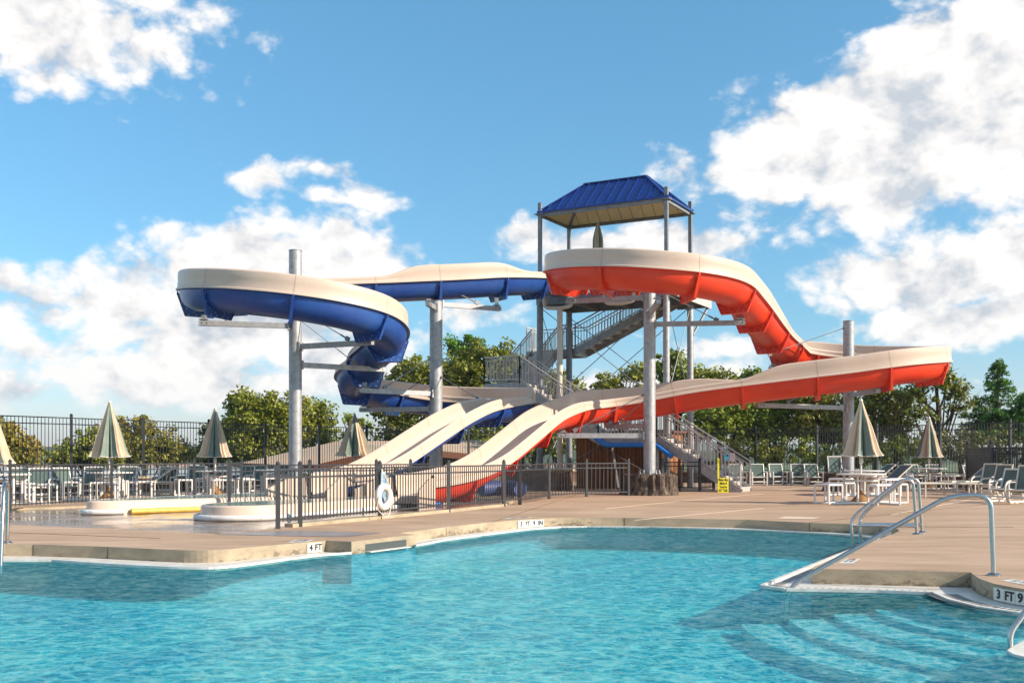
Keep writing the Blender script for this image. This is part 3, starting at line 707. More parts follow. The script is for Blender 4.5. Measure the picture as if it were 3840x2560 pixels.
# blue
raw = [(*U(.75, 1.2)[:2], 8.02, LIP, LIP), (*U(.75, 0)[:2], 7.98, LIP, LIP), (.95, 39.6, 7.80, LIP, LIP), (.35, 38.5, 7.62, LIP, LIP), (-.05, 37.95, 7.52, LIP, LIP), (-.6, 37.4, 7.42, GD, LIP), (-1.6, 36.8, 7.25, GD, LIP), (-2.7, 36.3, 7.12, GD, LIP), (-3.6, 35.95, 7.03, GD, LIP),
       (-4.1, 35.75, 6.97, LIP, LIP), (-6.0, 35.05, 6.80, LIP, LIP), (-6.9, 34.72, 6.70, LIP, .3)]
raw += arc(C1, R, 117, 385, [(115, 6.58), (180, 6.12), (270, 5.60), (335, 5.22), (360, 4.98), (395, 4.62)], LIP, GD)
raw += arc(C1, R, 388, 407, [(115, 6.58), (180, 6.12), (270, 5.60), (335, 5.22), (360, 4.98), (395, 4.62), (407, 4.42)], LIP, LIP)
raw += arc(C2, R, 222, 150, [(222, 4.15), (160, 3.6), (150, 3.55)], LIP, LIP)
raw += arc(C2, R, 147, -10, [(160, 3.6), (90, 3.25), (0, 3.02), (-10, 3.0)], GD, LIP)
raw += arc(C2, R, -12, -30, [(-12, 3.0), (-30, 2.9)], LIP + .04, LIP + .04)
hx, hy = -.5, -.866; b0 = (-.09, 34.57)
for t, z in ((1.2, 2.78), (2.2, 2.6), (3.4, 2.24), (5.0, 1.62), (6.3, 1.10), (7.2, .80), (8.0, .62), (9.1, .52)):
    raw.append((b0[0] + hx * t, b0[1] + hy * t, z, .26, .26, float(np.interp(t, [0, 2.2, 6.5, 8], [1, .55, .55, .8]))))
fb = path(raw)
slide_b = thing('water_slide', 'blue and cream water slide looping round the left column into the left chute', 'water slide', (C1[0], C1[1], 0))
make_slide(slide_b, fb, 'blue_gelcoat', jts(fb, 2.25, 1.3))
# red
st = (4.55, 39.75)
raw = [(*U(3.95, 1.2)[:2], 8.0, LIP, LIP), (*st, 7.95, LIP, LIP), (3.6, 38.2, 7.75, LIP, LIP), (2.75, 36.8, 7.55, LIP, LIP)]
raw += arc(C3, R, 151, 339, [(151, 7.32), (180, 7.08), (270, 6.58), (315, 6.44), (339, 6.32)], LIP, GD)
raw += [(7.62, 34.3, 6.06, LIP, GD), (8.42, 35.9, 5.70, LIP, .40), (9.2, 37.4, 5.36, LIP, .24), (9.9, 38.7, 5.22, .3, .2)]
raw += arc(C4, R, 120, -98, [(120, 5.14), (90, 5.02), (0, 4.55), (-75, 4.16), (-98, 3.98)], GD, LIP)
raw += [(10.4, 34.93, 3.86, GD, LIP), (8.6, 35.18, 3.66, GD, LIP), (7.9, 35.28, 3.58, LIP, LIP), (6.1, 35.53, 3.36, LIP, GD), (4.6, 35.74, 3.10, LIP, GD)]
ap = Vector((2.77, 36.0)); e1 = Vector((4.24, 35.79)); e2 = Vector((2.03, 34.72))
for k in range(9):
    t = k / 8; p = e1 * (1 - t) ** 2 + ap * 2 * t * (1 - t) + e2 * t * t; raw.append((p.x, p.y, 3.03 + (2.82 - 3.03) * t, LIP + .03, GD if t < .8 else .3))
for t, z in ((4.2, 2.66), (3.0, 2.36), (1.5, 1.72), (0, 1.10), (-1.0, .80), (-2.0, .63), (-3.2, .52), (-3.9, .5)):
    raw.append((-.53 + .5 * t, 30.29 + .866 * t, z, .26, .26, float(np.interp(t, [-2.5, -.8, 2.5, 4.5], [.9, .6, .6, 1]))))
fr_ = path(raw)
slide_r = thing('water_slide', 'red and cream water slide looping round the middle and right columns', 'water slide', (C3[0], C3[1], 0))
make_slide(slide_r, fr_, 'red_gelcoat', jts(fr_, 2.25, 1.6))

# run-out walls at the foot of each chute: cream boxes that widen into the basins
def runout(root, fr, nb):
    Q, T, L_, N_ = fr; i0 = len(Q) - nb; mb = MB()
    e = Vector(Q[-1, :3]); t = Vector(T[-1]); t.z = 0; t.normalize(); l = Vector(L_[-1]); l.z = 0; l.normalize()
    for sgn in (1, -1):
        a = e + l * (.63 * sgn); ln = 1.15; fl = .30 * sgn
        top0 = a.z + .2; b = a + t * ln + l * fl
        pts = [(a.x, a.y, -.1), (b.x, b.y, -.1), (b.x, b.y, .42), ((a.x * .6 + b.x * .4), (a.y * .6 + b.y * .4), top0 - .02), (a.x, a.y, top0)]
        o = l * (.05 * sgn); q = [(x + o.x, y + o.y, z) for x, y, z in pts]
        n = 5; mb.add(pts + q, [tuple(range(n)), tuple(range(2 * n - 1, n - 1, -1))] + [(i, (i + 1) % n, n + (i + 1) % n, n + i) for i in range(n)])
    a = e + l * .63; b = e - l * .63; c = e + t * 1.15 - l * .93; d = e + t * 1.15 + l * .93
    mb.add([(a.x, a.y, .0), (b.x, b.y, .0), (c.x, c.y, .1), (d.x, d.y, .1)], [(0, 1, 2, 3)])
    mb.build('runout_wall', 'cream_gelcoat', root)
    # skirts below the lower shell
    for k in (len(Q) - 2, len(Q) - 12):
        for sgn in (1, -1):
            p = Vector(Q[k, :3]) + Vector(L_[k]) * .45 * sgn; mb = MB(); mb.bar((p.x, p.y, -.1), (p.x, p.y, p.z - .45), .09, .09); mb.build('runout_leg', 'galvanised', root)
runout(slide_b, fb, 14); runout(slide_r, fr_, 14)

# ============================================================ steel columns with cantilever arms
def column(c, ztop, arms, rods, label, stump=False, r=.19):
    t = thing('support_column', label, 'column', (c[0], c[1], 0))
    zb = .62 if stump else -.05
    mb = MB(); mb.tube([(c[0], c[1], zb), (c[0], c[1], ztop * .5), (c[0], c[1], ztop)], r, 32); mb.build('pole', 'galvanised', t, smooth=True)
    mb = MB(); mb.cyl((c[0], c[1], ztop), r + .006, .03, 32); mb.build('cap', 'galvanised_dark', t, smooth=True)
    if stump:
        mb = MB(); mb.cyl((c[0], c[1], zb), r + .22, .035, 24)
        for k in range(10):
            a = k * math.pi / 5 + .2; mb.cyl((c[0] + (r + .13) * math.cos(a), c[1] + (r + .13) * math.sin(a), zb + .03), .028, .14, 8); mb.cyl((c[0] + (r + .13) * math.cos(a), c[1] + (r + .13) * math.sin(a), zb + .035), .05, .05, 6)
        mb.build('base_plate', 'galvanised', t)
    for x, y, z, ze in arms:
        mb = MB(); d = Vector((x - c[0], y - c[1], 0)); L_ = d.length; d.normalize()
        s = Vector((c[0], c[1], z)) + d * (r - .02); e = Vector((x, y, z))
        mb.bar(s, e, .115, .155); mb.bar(s - d * .0, s + d * .05, .24, .26)
        n = Vector((-d.y, d.x, 0)); f = e - d * .30
        mb.bar(f, e + d * .03, .15, .13); mb.mi = 1
        for q in (.06, .2): mb.tube([e - d * q - n * .085, e - d * q + n * .085], .022, 8)
        mb.mi = 0
        mb.bar(e - d * .12 + Vector((0, 0, .10)) - n * .0, e - d * .12 + Vector((0, 0, .12)), .20, .26)
        mb.bar(e - d * .12 + Vector((0, 0, .10)), e - d * .12 + Vector((0, 0, max(.18, ze - z))), .10, .14)
        mb.build('cantilever_arm', ['galvanised', 'slot_dark'], t)
    for p, q in rods:
        mb = MB(); p = Vector(p); q = Vector(q); mb.tube([p, q], .014, 8)
        d = (q - p).normalized(); mb.tube([q - d * .30, q - d * .05], .026, 8); mb.tube([p, p + d * .12], .035, 8); mb.bar(q - d * .08, q + d * .06, .05, .13)
        mb.build('tie_rod', 'galvanised_dark', t)
    return t
def at(c, phi, rr=R): return (c[0] + rr * math.cos(math.radians(phi)), c[1] + rr * math.sin(math.radians(phi)))
def zsh(fr, x, y, zref):
    Q = fr[0]; d = (Q[:, 0] - x) ** 2 + (Q[:, 1] - y) ** 2 + .4 * (Q[:, 2] - .8 - zref) ** 2; return float(Q[int(np.argmin(d)), 2]) - .70
def arm(fr, c, phi, z, rr=R): x, y = at(c, phi, rr); return (x, y, z, zsh(fr, x, y, z))
P1 = column(C1, 7.32, [arm(fb, C1, 195, 5.10), arm(fb, C1, -27, 4.48), arm(fb, C1, 37, 3.95, 3.0)],
       [((C1[0] + .1, C1[1], 5.6), (*at(C1, -27, 1.9), 4.62)), ((C1[0] + .12, C1[1], 5.3), (*at(C1, 37, 2.0), 4.1)), ((C1[0] - .15, C1[1], 6.4), (*at(C1, 195, 2.0), 5.25))],
       'tall galvanised column standing inside the blue slide loop, its top above the loop')
P2 = column(C2, 6.42, [arm(fb, C2, 222, 3.32, 3.0), arm(fb, C2, 162, 2.82, 2.8), (-.43, 37.2, 6.35, 6.72), (-2.75, 34.9, 6.2, 6.3)],
       [((C2[0] - .1, C2[1], 4.6), (*at(C2, 222, 2.1), 3.45)), ((C2[0] - .1, C2[1], 4.0), (*at(C2, 162, 2.0), 2.95)), ((C2[0] + .15, C2[1] - .1, 3.9), (-1.1, 34.6, 3.1)), ((C2[0] + .1, C2[1], 7.0), (-1.2, 36.7, 6.5))],
       'galvanised column between the blue slide and the left chute', r=.215)
P3 = column(C3, 6.40, [arm(fr_, C3, 160, 6.28), arm(fr_, C3, 268, 5.75), arm(fr_, C3, -8, 5.42, 2.95), (1.50, 33.9, 1.88, 2.0), (3.2, 35.6, 2.2, 2.45)],
       [((C3[0] + .1, C3[1], 6.6), (*at(C3, -8, 2.1), 5.52)), ((C3[0] - .15, C3[1], 3.2), (2.0, 33.95, 2.05)), ((C3[0] - .05, C3[1] + .2, 3.1), (3.5, 35.3, 2.3)), ((C3[0] - .1, C3[1], 7.0), (*at(C3, 160, 1.4), 6.4))],
       'galvanised column on a fake tree stump in the middle, left of the stairs', stump=True)
P4 = column(C4, 5.95, [(8.15, 35.5, 2.92, 3.1), arm(fr_, C4, 272, 3.36), arm(fr_, C4, 157, 4.38), arm(fr_, C4, 35, 3.95)],
       [((C4[0] - .1, C4[1], 5.75), (8.9, 36.9, 4.75)), ((C4[0] + .15, C4[1], 5.1), (*at(C4, 35, 1.5), 4.1)), ((C4[0] - .1, C4[1], 4.2), (9.3, 35.9, 3.05))],
       'galvanised column on a fake tree stump at the right, inside the red slide loop', stump=True)

def stump(c, r, h, label, seed):
    rr = random.Random(seed); mb = MB(); n = 96; rows = 16
    ph = [(rr.randint(9, 31), rr.uniform(0, 6.28), rr.uniform(.003, .010)) for _ in range(12)]
    vs = []
    for j in range(rows + 1):
        t = j / rows; base = r * (1.12 - .14 * min(1, t * 2.2)) * (1 if t < .9 else .975) if t < 1 else r * .93
        for i in range(n):
            a = 2 * math.pi * i / n; w = sum(math.sin(f * a + p + t * 2.0 * math.sin(p)) * q for f, p, q in ph) + rr.uniform(-.008, .008)
            q = base + w * (1.5 if t < .98 else .7) + .03 * math.sin(3 * a + seed); vs.append((c[0] + q * math.cos(a), c[1] + q * math.sin(a), h * t - .02 + (.02 * math.sin(5 * a) if j == rows else 0)))
    fs = [(j * n + i, j * n + (i + 1) % n, (j + 1) * n + (i + 1) % n, (j + 1) * n + i) for j in range(rows) for i in range(n)]
    vs.append((c[0], c[1], h)); k = len(vs) - 1; fs += [(rows * n + i, rows * n + (i + 1) % n, k) for i in range(n)]
    mb.add(vs, fs)
    o = mb.build('tree_stump_base', 'stump_bark', smooth=True); tag(o, label, 'stump')
    return o
stump(C3, .84, .68, 'brown bark-textured concrete stump under the middle slide column', 4)
stump(C4, .84, .66, 'brown bark-textured concrete stump behind the right umbrella table', 9)

# ============================================================ stair tower
tw = thing('slide_tower', 'galvanised stair tower with blue hipped canopy between the two slides', 'tower', U(2.6, 1.3, 0))
TL, TWD = 5.19, 2.6; PZ = 7.42
for a, v in ((0, 0), (TL, 0), (0, TWD), (TL, TWD)):
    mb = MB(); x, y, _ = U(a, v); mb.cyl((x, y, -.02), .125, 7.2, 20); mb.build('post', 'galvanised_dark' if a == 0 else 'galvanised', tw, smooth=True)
    mb = MB(); mb.box((x, y, (7.2 + 11.05) / 2), (.13, .13, 11.05 - 7.2), math.atan2(ub[1], ub[0])); mb.box((x, y, 10.60), (.34, .34, .03), math.atan2(ub[1], ub[0])); mb.build('canopy_post', 'galvanised_dark', tw)
ang = math.atan2(ub[1], ub[0])
# roof
EZ, RZ = 10.68, 11.9
c = [U(-.08, -.08, EZ), U(TL + .08, -.08, EZ), U(TL + .08, TWD + .08, EZ), U(-.08, TWD + .08, EZ)]; rg = [U(1.3, 1.3, RZ), U(TL - 1.3, 1.3, RZ)]
mb = MB(); mb.add(c + rg, [(0, 1, 5, 4), (2, 3, 4, 5), (1, 2, 5), (3, 0, 4)])
def lerp(p, q, t): return tuple(p[i] + (q[i] - p[i]) * t for i in range(3))
def seam(p, q): mb.bar((p[0], p[1], p[2] + .02), (q[0], q[1], q[2] + .02), .028, .06)
for k in range(1, 13):
    a = -.08 + (TL + .16) * k / 13
    for sgn, v0 in ((-1, -.08), (1, TWD + .08)):
        if a < 1.3: f = (a + .08) / 1.38
        elif a > TL - 1.3: f = (TL + .08 - a) / 1.38
        else: f = 1
        seam(U(a, v0, EZ), U(a, v0 + (1.3 - v0) * f, EZ + (RZ - EZ) * f))
for k in range(1, 7):
    v = -.08 + (TWD + .16) * k / 7; f = 1 - abs(v - 1.3) / 1.38
    seam(U(-.08, v, EZ), U(-.08 + 1.38 * f, v, EZ + (RZ - EZ) * f)); seam(U(TL + .08, v, EZ), U(TL + .08 - 1.38 * f, v, EZ + (RZ - EZ) * f))
for p, q in ((rg[0], rg[1]), (c[0], rg[0]), (c[3], rg[0]), (c[1], rg[1]), (c[2], rg[1])): mb.bar((p[0], p[1], p[2] + .02), (q[0], q[1], q[2] + .02), .13, .035)
for i in range(4): p, q = c[i], c[(i + 1) % 4]; mb.bar((p[0], p[1], p[2] - .01), (q[0], q[1], q[2] - .01), .05, .08)
roof = mb.build('roof', 'roof_blue', tw, fixn=False)
mb = MB(); lo = [(p[0], p[1], p[2] - .045) for p in [U(0, 0, EZ), U(TL, 0, EZ), U(TL, TWD, EZ), U(0, TWD, EZ)]]; lr = [(p[0], p[1], p[2] - .07) for p in rg]
mb.add(lo + lr, [(4, 5, 1, 0), (5, 4, 3, 2), (5, 2, 1), (4, 0, 3)]); mb.mi = 1
for k in range(1, 11):
    a = TL * k / 11; f = min(1, a / 1.3, (TL - a) / 1.3)
    for v0 in (0, TWD):
        p = U(a, v0, EZ - .05); q = U(a, v0 + (1.3 - v0) * f, EZ - .05 + (RZ - EZ - .03) * f); mb.bar(p, q, .012, .012)
mb.build('soffit', ['soffit_tan', 'fascia_brown'], roof, fixn=False)
mb = MB()
for i in range(4): p, q = [U(0, 0, EZ - .12), U(TL, 0, EZ - .12), U(TL, TWD, EZ - .12), U(0, TWD, EZ - .12)][i], [U(0, 0, EZ - .12), U(TL, 0, EZ - .12), U(TL, TWD, EZ - .12), U(0, TWD, EZ - .12)][(i + 1) % 4]; mb.bar(p, q, .07, .10)
for p, q in ((U(0, 0, EZ - .1), rg[0]), (U(0, TWD, EZ - .1), rg[0]), (U(TL, 0, EZ - .1), rg[1]), (U(TL, TWD, EZ - .1), rg[1])): mb.bar((p[0], p[1], p[2]), (q[0], q[1], q[2] - .12), .07, .07)
mb.build('roof_frame', 'galvanised_dark', roof)
# platform
mb = MB()
def ubox(a0, a1, v0, v1, z0, z1):
    p = U((a0 + a1) / 2, (v0 + v1) / 2, (z0 + z1) / 2); mb.box(p, (abs(a1 - a0), abs(v1 - v0), z1 - z0), ang)
ubox(-.1, 5.5, 0, 2.75, PZ - .05, PZ); ubox(4.2, 5.5, 2.76, 3.9, PZ - .05, PZ)
for v in (-.04, 2.68): ubox(-.15, 5.55, v, v + .09, PZ - .33, PZ - .06)
for a in (-.12, 1.2, 2.6, 3.9, 5.42): ubox(a, a + .09, .06, 2.67, PZ - .31, PZ - .07)
ubox(4.2, 5.5, 3.85, 3.93, PZ - .33, PZ - .06); ubox(5.46, 5.54, 2.78, 3.84, PZ - .33, PZ - .06)
mb.build('platform', 'galvanised_dark', tw)
mb = MB()
mb.bar(U(5.6, -.02, PZ - .2), U(5.6, 3.9, PZ - .2), .03, .36); mb.build('fascia_panel', 'aluminium_rail', tw)
def railing(p, q, h=1.0, post=True, gap=.13, name='railing', m='aluminium_rail', sub=None):
    """picket railing between two floor points (may slope)"""
    mb = MB(); p = Vector(p); q = Vector(q); up = Vector((0, 0, 1)); L_ = (Vector((q.x, q.y, 0)) - Vector((p.x, p.y, 0))).length; n = max(1, int(L_ / gap))
    mb.bar(p + up * h, q + up * h, .05, .05); mb.bar(p + up * .12, q + up * .12, .035, .04); mb.bar(p + up * (h - .13), q + up * (h - .13), .03, .035)
    for i in range(1, n): c = p.lerp(q, i / n); mb.bar(c + up * .12, c + up * (h - .12), .03, .03)
    for e in (p, q): mb.bar(e - up * .1, e + up * (h + .02), .05, .05)
    m_ = p.lerp(q, .5)
    if L_ > 2: mb.bar(m_ - up * .08, m_ + up * h, .05, .05)
    return mb.build(name, m, tw)
def flight(s, e, wv, n):
    """stair flight; s lower, e upper near-side points, wv width vector"""
    s = Vector(s); e = Vector(e); wv = Vector(wv); mb = MB(); d = e - s; 
    off = Vector((0, 0, -.10))
    for k in (0, 1): mb.bar(s + wv * k + off, e + wv * k + off, .06, .30)
    mb.mi = 1; hz = Vector((d.x, d.y, 0)).normalized()
    for i in range(n):
        c = s + d * ((i + .5) / n); mb.bar(c + wv * .03, c + wv * .97, d.xy.length / n + .03, .05)
        c2 = c - hz * (d.xy.length / n * .5); mb.bar(c2 + wv * .04 - Vector((0, 0, .07)), c2 + wv * .96 - Vector((0, 0, .07)), .02, .13)
    mb.build('stair_flight', ['galvanised', 'aluminium_rail'], tw)
    railing(s, e); railing(s + wv, e + wv)
def landing(a0, a1, v0, v1, z, rails):
    mb = MB()
    p = U((a0 + a1) / 2, (v0 + v1) / 2, z - .03); mb.box(p, (a1 - a0, v1 - v0, .05), ang)
    for v in (v0, v1): mb.box(U((a0 + a1) / 2, v, z - .16), (a1 - a0 + .04, .06, .24), ang)
    for a in (a0, a1): mb.box(U(a, (v0 + v1) / 2, z - .16), (.06, v1 - v0 - .07, .24), ang)
    mb.build('landing', 'galvanised', tw)
    for p, q in rails: railing(U(*p, z), U(*q, z))
W1 = (vb[0] * 1.15, vb[1] * 1.15, 0)
flight(U(8.35, -1.3, 0.05), U(5.3, -1.3, 1.92), W1, 10)
landing(3.05, 5.3, -1.3, -.12, 1.92, [((3.05, -1.3), (5.3, -1.3)), ((3.05, -.12), (5.3, -.12))])
flight(U(3.05, -1.3, 1.92), U(-.2, -1.3, 4.02), W1, 11)
landing(-1.75, -.2, -1.3, .35, 4.02, [((-1.75, -1.3), (-.2, -1.3)), ((-1.75, -1.3), (-1.75, .35)), ((-.45, -.1), (-.45, .35))])
W2 = (ub[0] * 1.15, ub[1] * 1.15, 0)
flight(U(-1.7, .35, 4.02), U(-1.7, 2.75, 5.62), W2, 8)
landing(-2.05, .2, 2.75, 3.9, 5.62, [((-2.05, 2.75), (-2.05, 3.9)), ((-2.05, 3.9), (.2, 3.9)), ((-.5, 2.75), (.2, 2.75))])
flight(U(.2, 2.75, 5.62), U(4.2, 2.75, PZ), W1, 10)
for p, q in [((1.6, -.02), (3.2, -.02)), ((4.75, -.02), (5.5, -.02)), ((5.5, 0), (5.5, 3.85)), ((-.1, 0.05), (-.1, 2.7)), ((-.1, 2.72), (4.2, 2.72)), ((4.2, 3.88), (5.5, 3.88))]:
    railing(U(*p, PZ), U(*q, PZ), 1.0)
# bracing, drains, pads
mb = MB()
for p, q in [(U(0, 0, 7.0), U(TL, 0, 3.0)), (U(0, 0, 3.0), U(TL, 0, 7.0)), (U(0, TWD, 6.9), U(TL, TWD, 3.0)), (U(0, TWD, 3.0), U(TL, TWD, 7.0)),
             (U(0, 0, 7.0), U(0, TWD, 3.2)), (U(0, 0, 3.2), U(0, TWD, 7)), (U(TL, 0, 7), U(TL, TWD, 3.2)), (U(TL, 0, 3.2), U(TL, TWD, 7)), (U(0, 0, 3.0), U(TL, 0, .2)), (U(0, 0, .3), U(TL, 0, 3.0)), (U(0, 0, 3.0), U(0, TWD, .4)), (U(0, TWD, 3), U(0, 0, .4))]:
    mb.tube([p, q], .016, 6)
mb.build('brace_rod', 'galvanised_dark', tw)
mb = MB()
for a, v in ((.35, -.3), (2.9, -.35)):
    pts = fillet([U(a, v, PZ - .1), U(a, v, PZ - .50), U(a + .62, v + .02, PZ - .56), U(a + 1.15, v, PZ - .50), U(a + 1.15, v, PZ - .2)], .18); mb.tube(pts, .075, 12)
x, y, _ = U(.98, -.25); mb.cyl((x, y, 0), .11, PZ - .55, 16)
mb.build('drain_pipe', 'pvc_beige', tw, smooth=True)
mb = MB(); pts = fillet([U(2.9, -1.45, 2.0), U(3.4, -1.45, 1.62), U(5.35, -1.45, 1.62), U(5.95, -1.45, 1.2)], .15, 4); mb.tube(pts, .09, 10); mb.build('head_guard_pad', 'pad_blue', tw, smooth=True)
for p, q, w in [(U(-1.0, .7, 3.9), U(-.1, 1.3, 3.0), .06), (U(-1.0, 1.3, 3.9), U(-.1, 1.9, 3.0), .06), (U(5.5, 3.8, 7.1), U(5.3, 2.6, 5.9), .07), (U(3.05, -.1, 1.8), U(3.3, 0, .05), .08), (U(5.3, -.1, 1.8), U(5.3, 0, .05), .1), (U(5.3, -1.2, 1.7), U(5.3, -1.2, .0), .1), (U(-1.6, -1.15, 3.9), U(-.05, -.1, 2.6), .08)]:
    mb = MB(); mb.bar(p, q, w, w); mb.build('strut', 'galvanised', tw)
# pump house under the stairs
ph = thing('pump_house', 'brown timber-clad hut under the tower stairs behind the low fence', 'hut', U(3.2, 1.3, 0))
mb = MB(); mb.box(U(3.2, 1.35, 1.05), (3.5, 2.2, 2.1), ang); mb.build('wall', 'wood_siding', ph)
mb = MB()
for k in range(24): a = 1.46 + 3.46 * k / 23; mb.box(U(a, .235, 1.05), (.018, .02, 2.08), ang)
mb.build('batten', 'fascia_brown', ph)
mb = MB(); mb.box(U(3.2, 1.35, 2.14), (3.8, 2.5, .07), ang); mb.build('roof', 'fascia_brown', ph)

# ============================================================ fences
def fence(name, label, pts, zb, zt, m, gap=.115, post_h=.06, low=.10, pr=.035, mid=.16, cap=True, pk=.016, rail=.032, group=None, zt2=None):
    t = thing(name, label, 'fence', (*pts[0], 0), group)
    for k, (x, y) in enumerate(pts):
        mb = MB(); mb.box((x, y, (zb - .06 + zt + post_h) / 2), (pr * 2, pr * 2, zt + post_h - zb + .06), .4)
        if cap: mb.lathe((x, y, zt + post_h), [(pr * 1.05, 0), (pr * 1.2, .02), (pr * .8, .05), (.005, .065)], 8)
        mb.build('post', m, t)
    for a, b in zip(pts, pts[1:]):
        mb = MB(); a = Vector((*a, 0)); b = Vector((*b, 0)); L_ = (b - a).length; d = (b - a) / L_; a = a + d * pr; b = b - d * pr; L_ = (b - a).length
        for z in (zt - .02, zt - mid, zb + low): mb.bar(a + Vector((0, 0, z)), b + Vector((0, 0, z)), rail * 1.1, rail)
        n = int(L_ / gap)
        for i in range(1, n): c = a + d * (L_ * i / n); mb.box((c.x, c.y, (zb + low * .6 + zt - .02) / 2), (pk, pk, zt - .02 - zb - low * .6), math.atan2(d.y, d.x))
        mb.build('picket_panel', m, t)
    return t
FA = [(-3.99, 18.2), (-3.72, 18.75), (-2.60, 21.0), (-1.40, 23.55), (-.20, 26.2), (.2, 27.1)]
fence('low_fence', 'waist-high grey metal fence in front of the chutes, carrying the white ring buoy', FA, .06, 1.03, 'fence_grey', gap=.105)
FB = [(.2, 27.1), (1.07, 30.7), (2.26, 32.4), (3.62, 33.2)]
fence('low_fence', 'waist-high dark fence running from the ring buoy fence to the middle tree stump', FB, .02, 1.03, 'fence_grey', gap=.15)
fence('low_gate_fence', 'black gate and fence between the middle tree stump and the stairs', [(5.1, 36.2), (5.86, 37.4), (6.5, 37.0), (7.2, 38.1)], .04, 1.04, 'fence_black', gap=.12)
FD = [(-14.2, 21.6), (-11.75, 25.0), (-10.5, 28.0), (-8.9, 29.9), (-7.75, 30.6)]
fence('low_fence', 'waist-high grey fence at the far left between the splash basins and the tables', FD, .0, 1.04, 'fence_grey', gap=.12)
FE = [(-6.62, 25.0), (-4.88, 25.75), (-3.36, 26.45), (-2.66, 28.0), (-2.25, 29.1)]
fence('low_fence', 'waist-high grey fence standing between the two splash basins behind the ring buoy', FE, -.02, 1.04, 'fence_grey', gap=.11)
fence('tall_fence', 'tall black picket fence at the left with trees and lake behind', FENCE_L, .5, 2.46, 'fence_black', gap=.125, mid=.22, pr=.045, cap=True)
fence('tall_fence', 'tall black picket fence at the back behind slides and stair tower', FENCE_B, .5, 2.46, 'fence_black', gap=.125, mid=.22, pr=.045)
fence('tall_fence', 'tall black picket fence at the right behind the umbrella tables', FENCE_R, .5, 2.46, 'fence_black', gap=.125, mid=.22, pr=.045)
def wall(pts, label):
    mb = MB()
    for k, (a, b) in enumerate(zip(pts, pts[1:])): mb.bar((a[0], a[1], .23), (b[0], b[1], .23), .42 + .003 * (k % 2), .50 + .003 * (k % 2))
    mb.mi = 1
    for k, (a, b) in enumerate(zip(pts, pts[1:])): mb.bar((a[0], a[1], .50 + .002 * (k % 2)), (b[0], b[1], .50 + .002 * (k % 2)), .5, .06)
    tag(mb.build('stone_wall', ['field_stone', 'coping_concrete']), label, 'wall')
wall(FENCE_L, 'low fieldstone wall under the tall fence at the left')
wall(FENCE_B, 'low fieldstone wall under the tall fence at the back')
wall(FENCE_R, 'low fieldstone wall under the tall fence at the right')
e_ = thing('screened_enclosure', 'black screened equipment enclosure at the right edge in front of the tall fence', 'enclosure', (17.5, 36, 0))
EP = [(16.3, 38.2), (16.15, 36.0), (17.6, 34.6), (19.2, 33.2)]
for a, b in zip(EP, EP[1:]):
    mb = MB(); n = 34
    for i in range(n): x = a[0] + (b[0] - a[0]) * i / n; y = a[1] + (b[1] - a[1]) * i / n; mb.box((x - .05, y - .05, .78), (.03, .03, 1.5))
    mb.bar((a[0] - .05, a[1] - .05, 1.5), (b[0] - .05, b[1] - .05, 1.5), .05, .05); mb.bar((a[0] - .05, a[1] - .05, 1.3), (b[0] - .05, b[1] - .05, 1.3), .04, .04); mb.build('picket_panel', 'fence_black', e_)
for x, y in EP:
    mb = MB(); mb.box((x - .03, y - .06, .82), (.11, .11, 1.64)); mb.lathe((x - .03, y - .06, 1.64), [(.05, 0), (.07, .03), (.07, .09), (.01, .13)], 10); mb.build('post', 'fence_black', e_)

# ============================================================ splash basins
mat('basin_water', (.20, .34, .32), .06, var=.25, vscale=3, bump=.35, bscale=7)
mat('white_foam', (.75, .74, .74), .6, var=.15, vscale=20, bump=.8, bscale=30)
def basin(poly, label, pads):
    cxm = sum(p[0] for p in poly) / len(poly); cym = sum(p[1] for p in poly) / len(poly)
    t = thing('splash_basin', label, 'basin', (cxm, cym, WETZ))
    pts = []; n = len(poly)
    for i in range(n):      # rounded outline
        p = Vector(poly[i]); q = Vector(poly[(i + 1) % n]); r = Vector(poly[(i + 2) % n])
        a = (p + q) / 2; b = (q + r) / 2
        for k in range(6): s = k / 6; pts.append(a * (1 - s) ** 2 + q * 2 * s * (1 - s) + b * s * s)
    m = len(pts); cen = Vector((cxm, cym)); inn = []
    for i in range(m):
        d = (pts[(i + 1) % m] - pts[i - 1]).normalized(); nn = Vector((d.y, -d.x))
        if nn.dot(cen - pts[i]) < 0: nn = -nn
        inn.append(nn)
    def ring(off, z): return [(pts[i].x + inn[i].x * off, pts[i].y + inn[i].y * off, z) for i in range(m)]
    rows = [ring(-.02, WETZ - .02), ring(.0, .14), ring(.012, .225), ring(.05, .255), ring(.13, .25), ring(.15, .18)]
    mb = MB(); vs = [v for r in rows for v in r]; mb.add(vs, [(j * m + i, j * m + (i + 1) % m, (j + 1) * m + (i + 1) % m, (j + 1) * m + i) for j in range(len(rows) - 1) for i in range(m)])
    mb.build('basin_wall', 'cream_gelcoat', t, smooth=True)
    mb = MB(); sheet([[(x, y) for x, y, z in ring(.10, 0)]], .2525, mb); mb.build('basin_water', 'basin_water', t, fixn=False)
    for m_, lst in pads:
        for i0, i1 in lst:
            mb = MB(); q = [(pts[i % m].x - inn[i % m].x * .075, pts[i % m].y - inn[i % m].y * .075, WETZ + .058) for i in range(i0, i1 + 1)]
            mb.tube(q, .062, 12); 
            mb.build('foam_pad' if m_ != 'white_foam' else 'overflow_foam', m_, t, smooth=True)
    return pts
front = [(-5.5, 21.0), (-4.6, 21.6), (-3.6, 24.2), (-2.15, 27.1), (-1.5, 28.6), (-2.3, 29.0), (-3.0, 27.4), (-4.1, 25.3), (-5.2, 24.0), (-6.0, 23.1), (-6.45, 22.2), (-6.25, 21.3)]
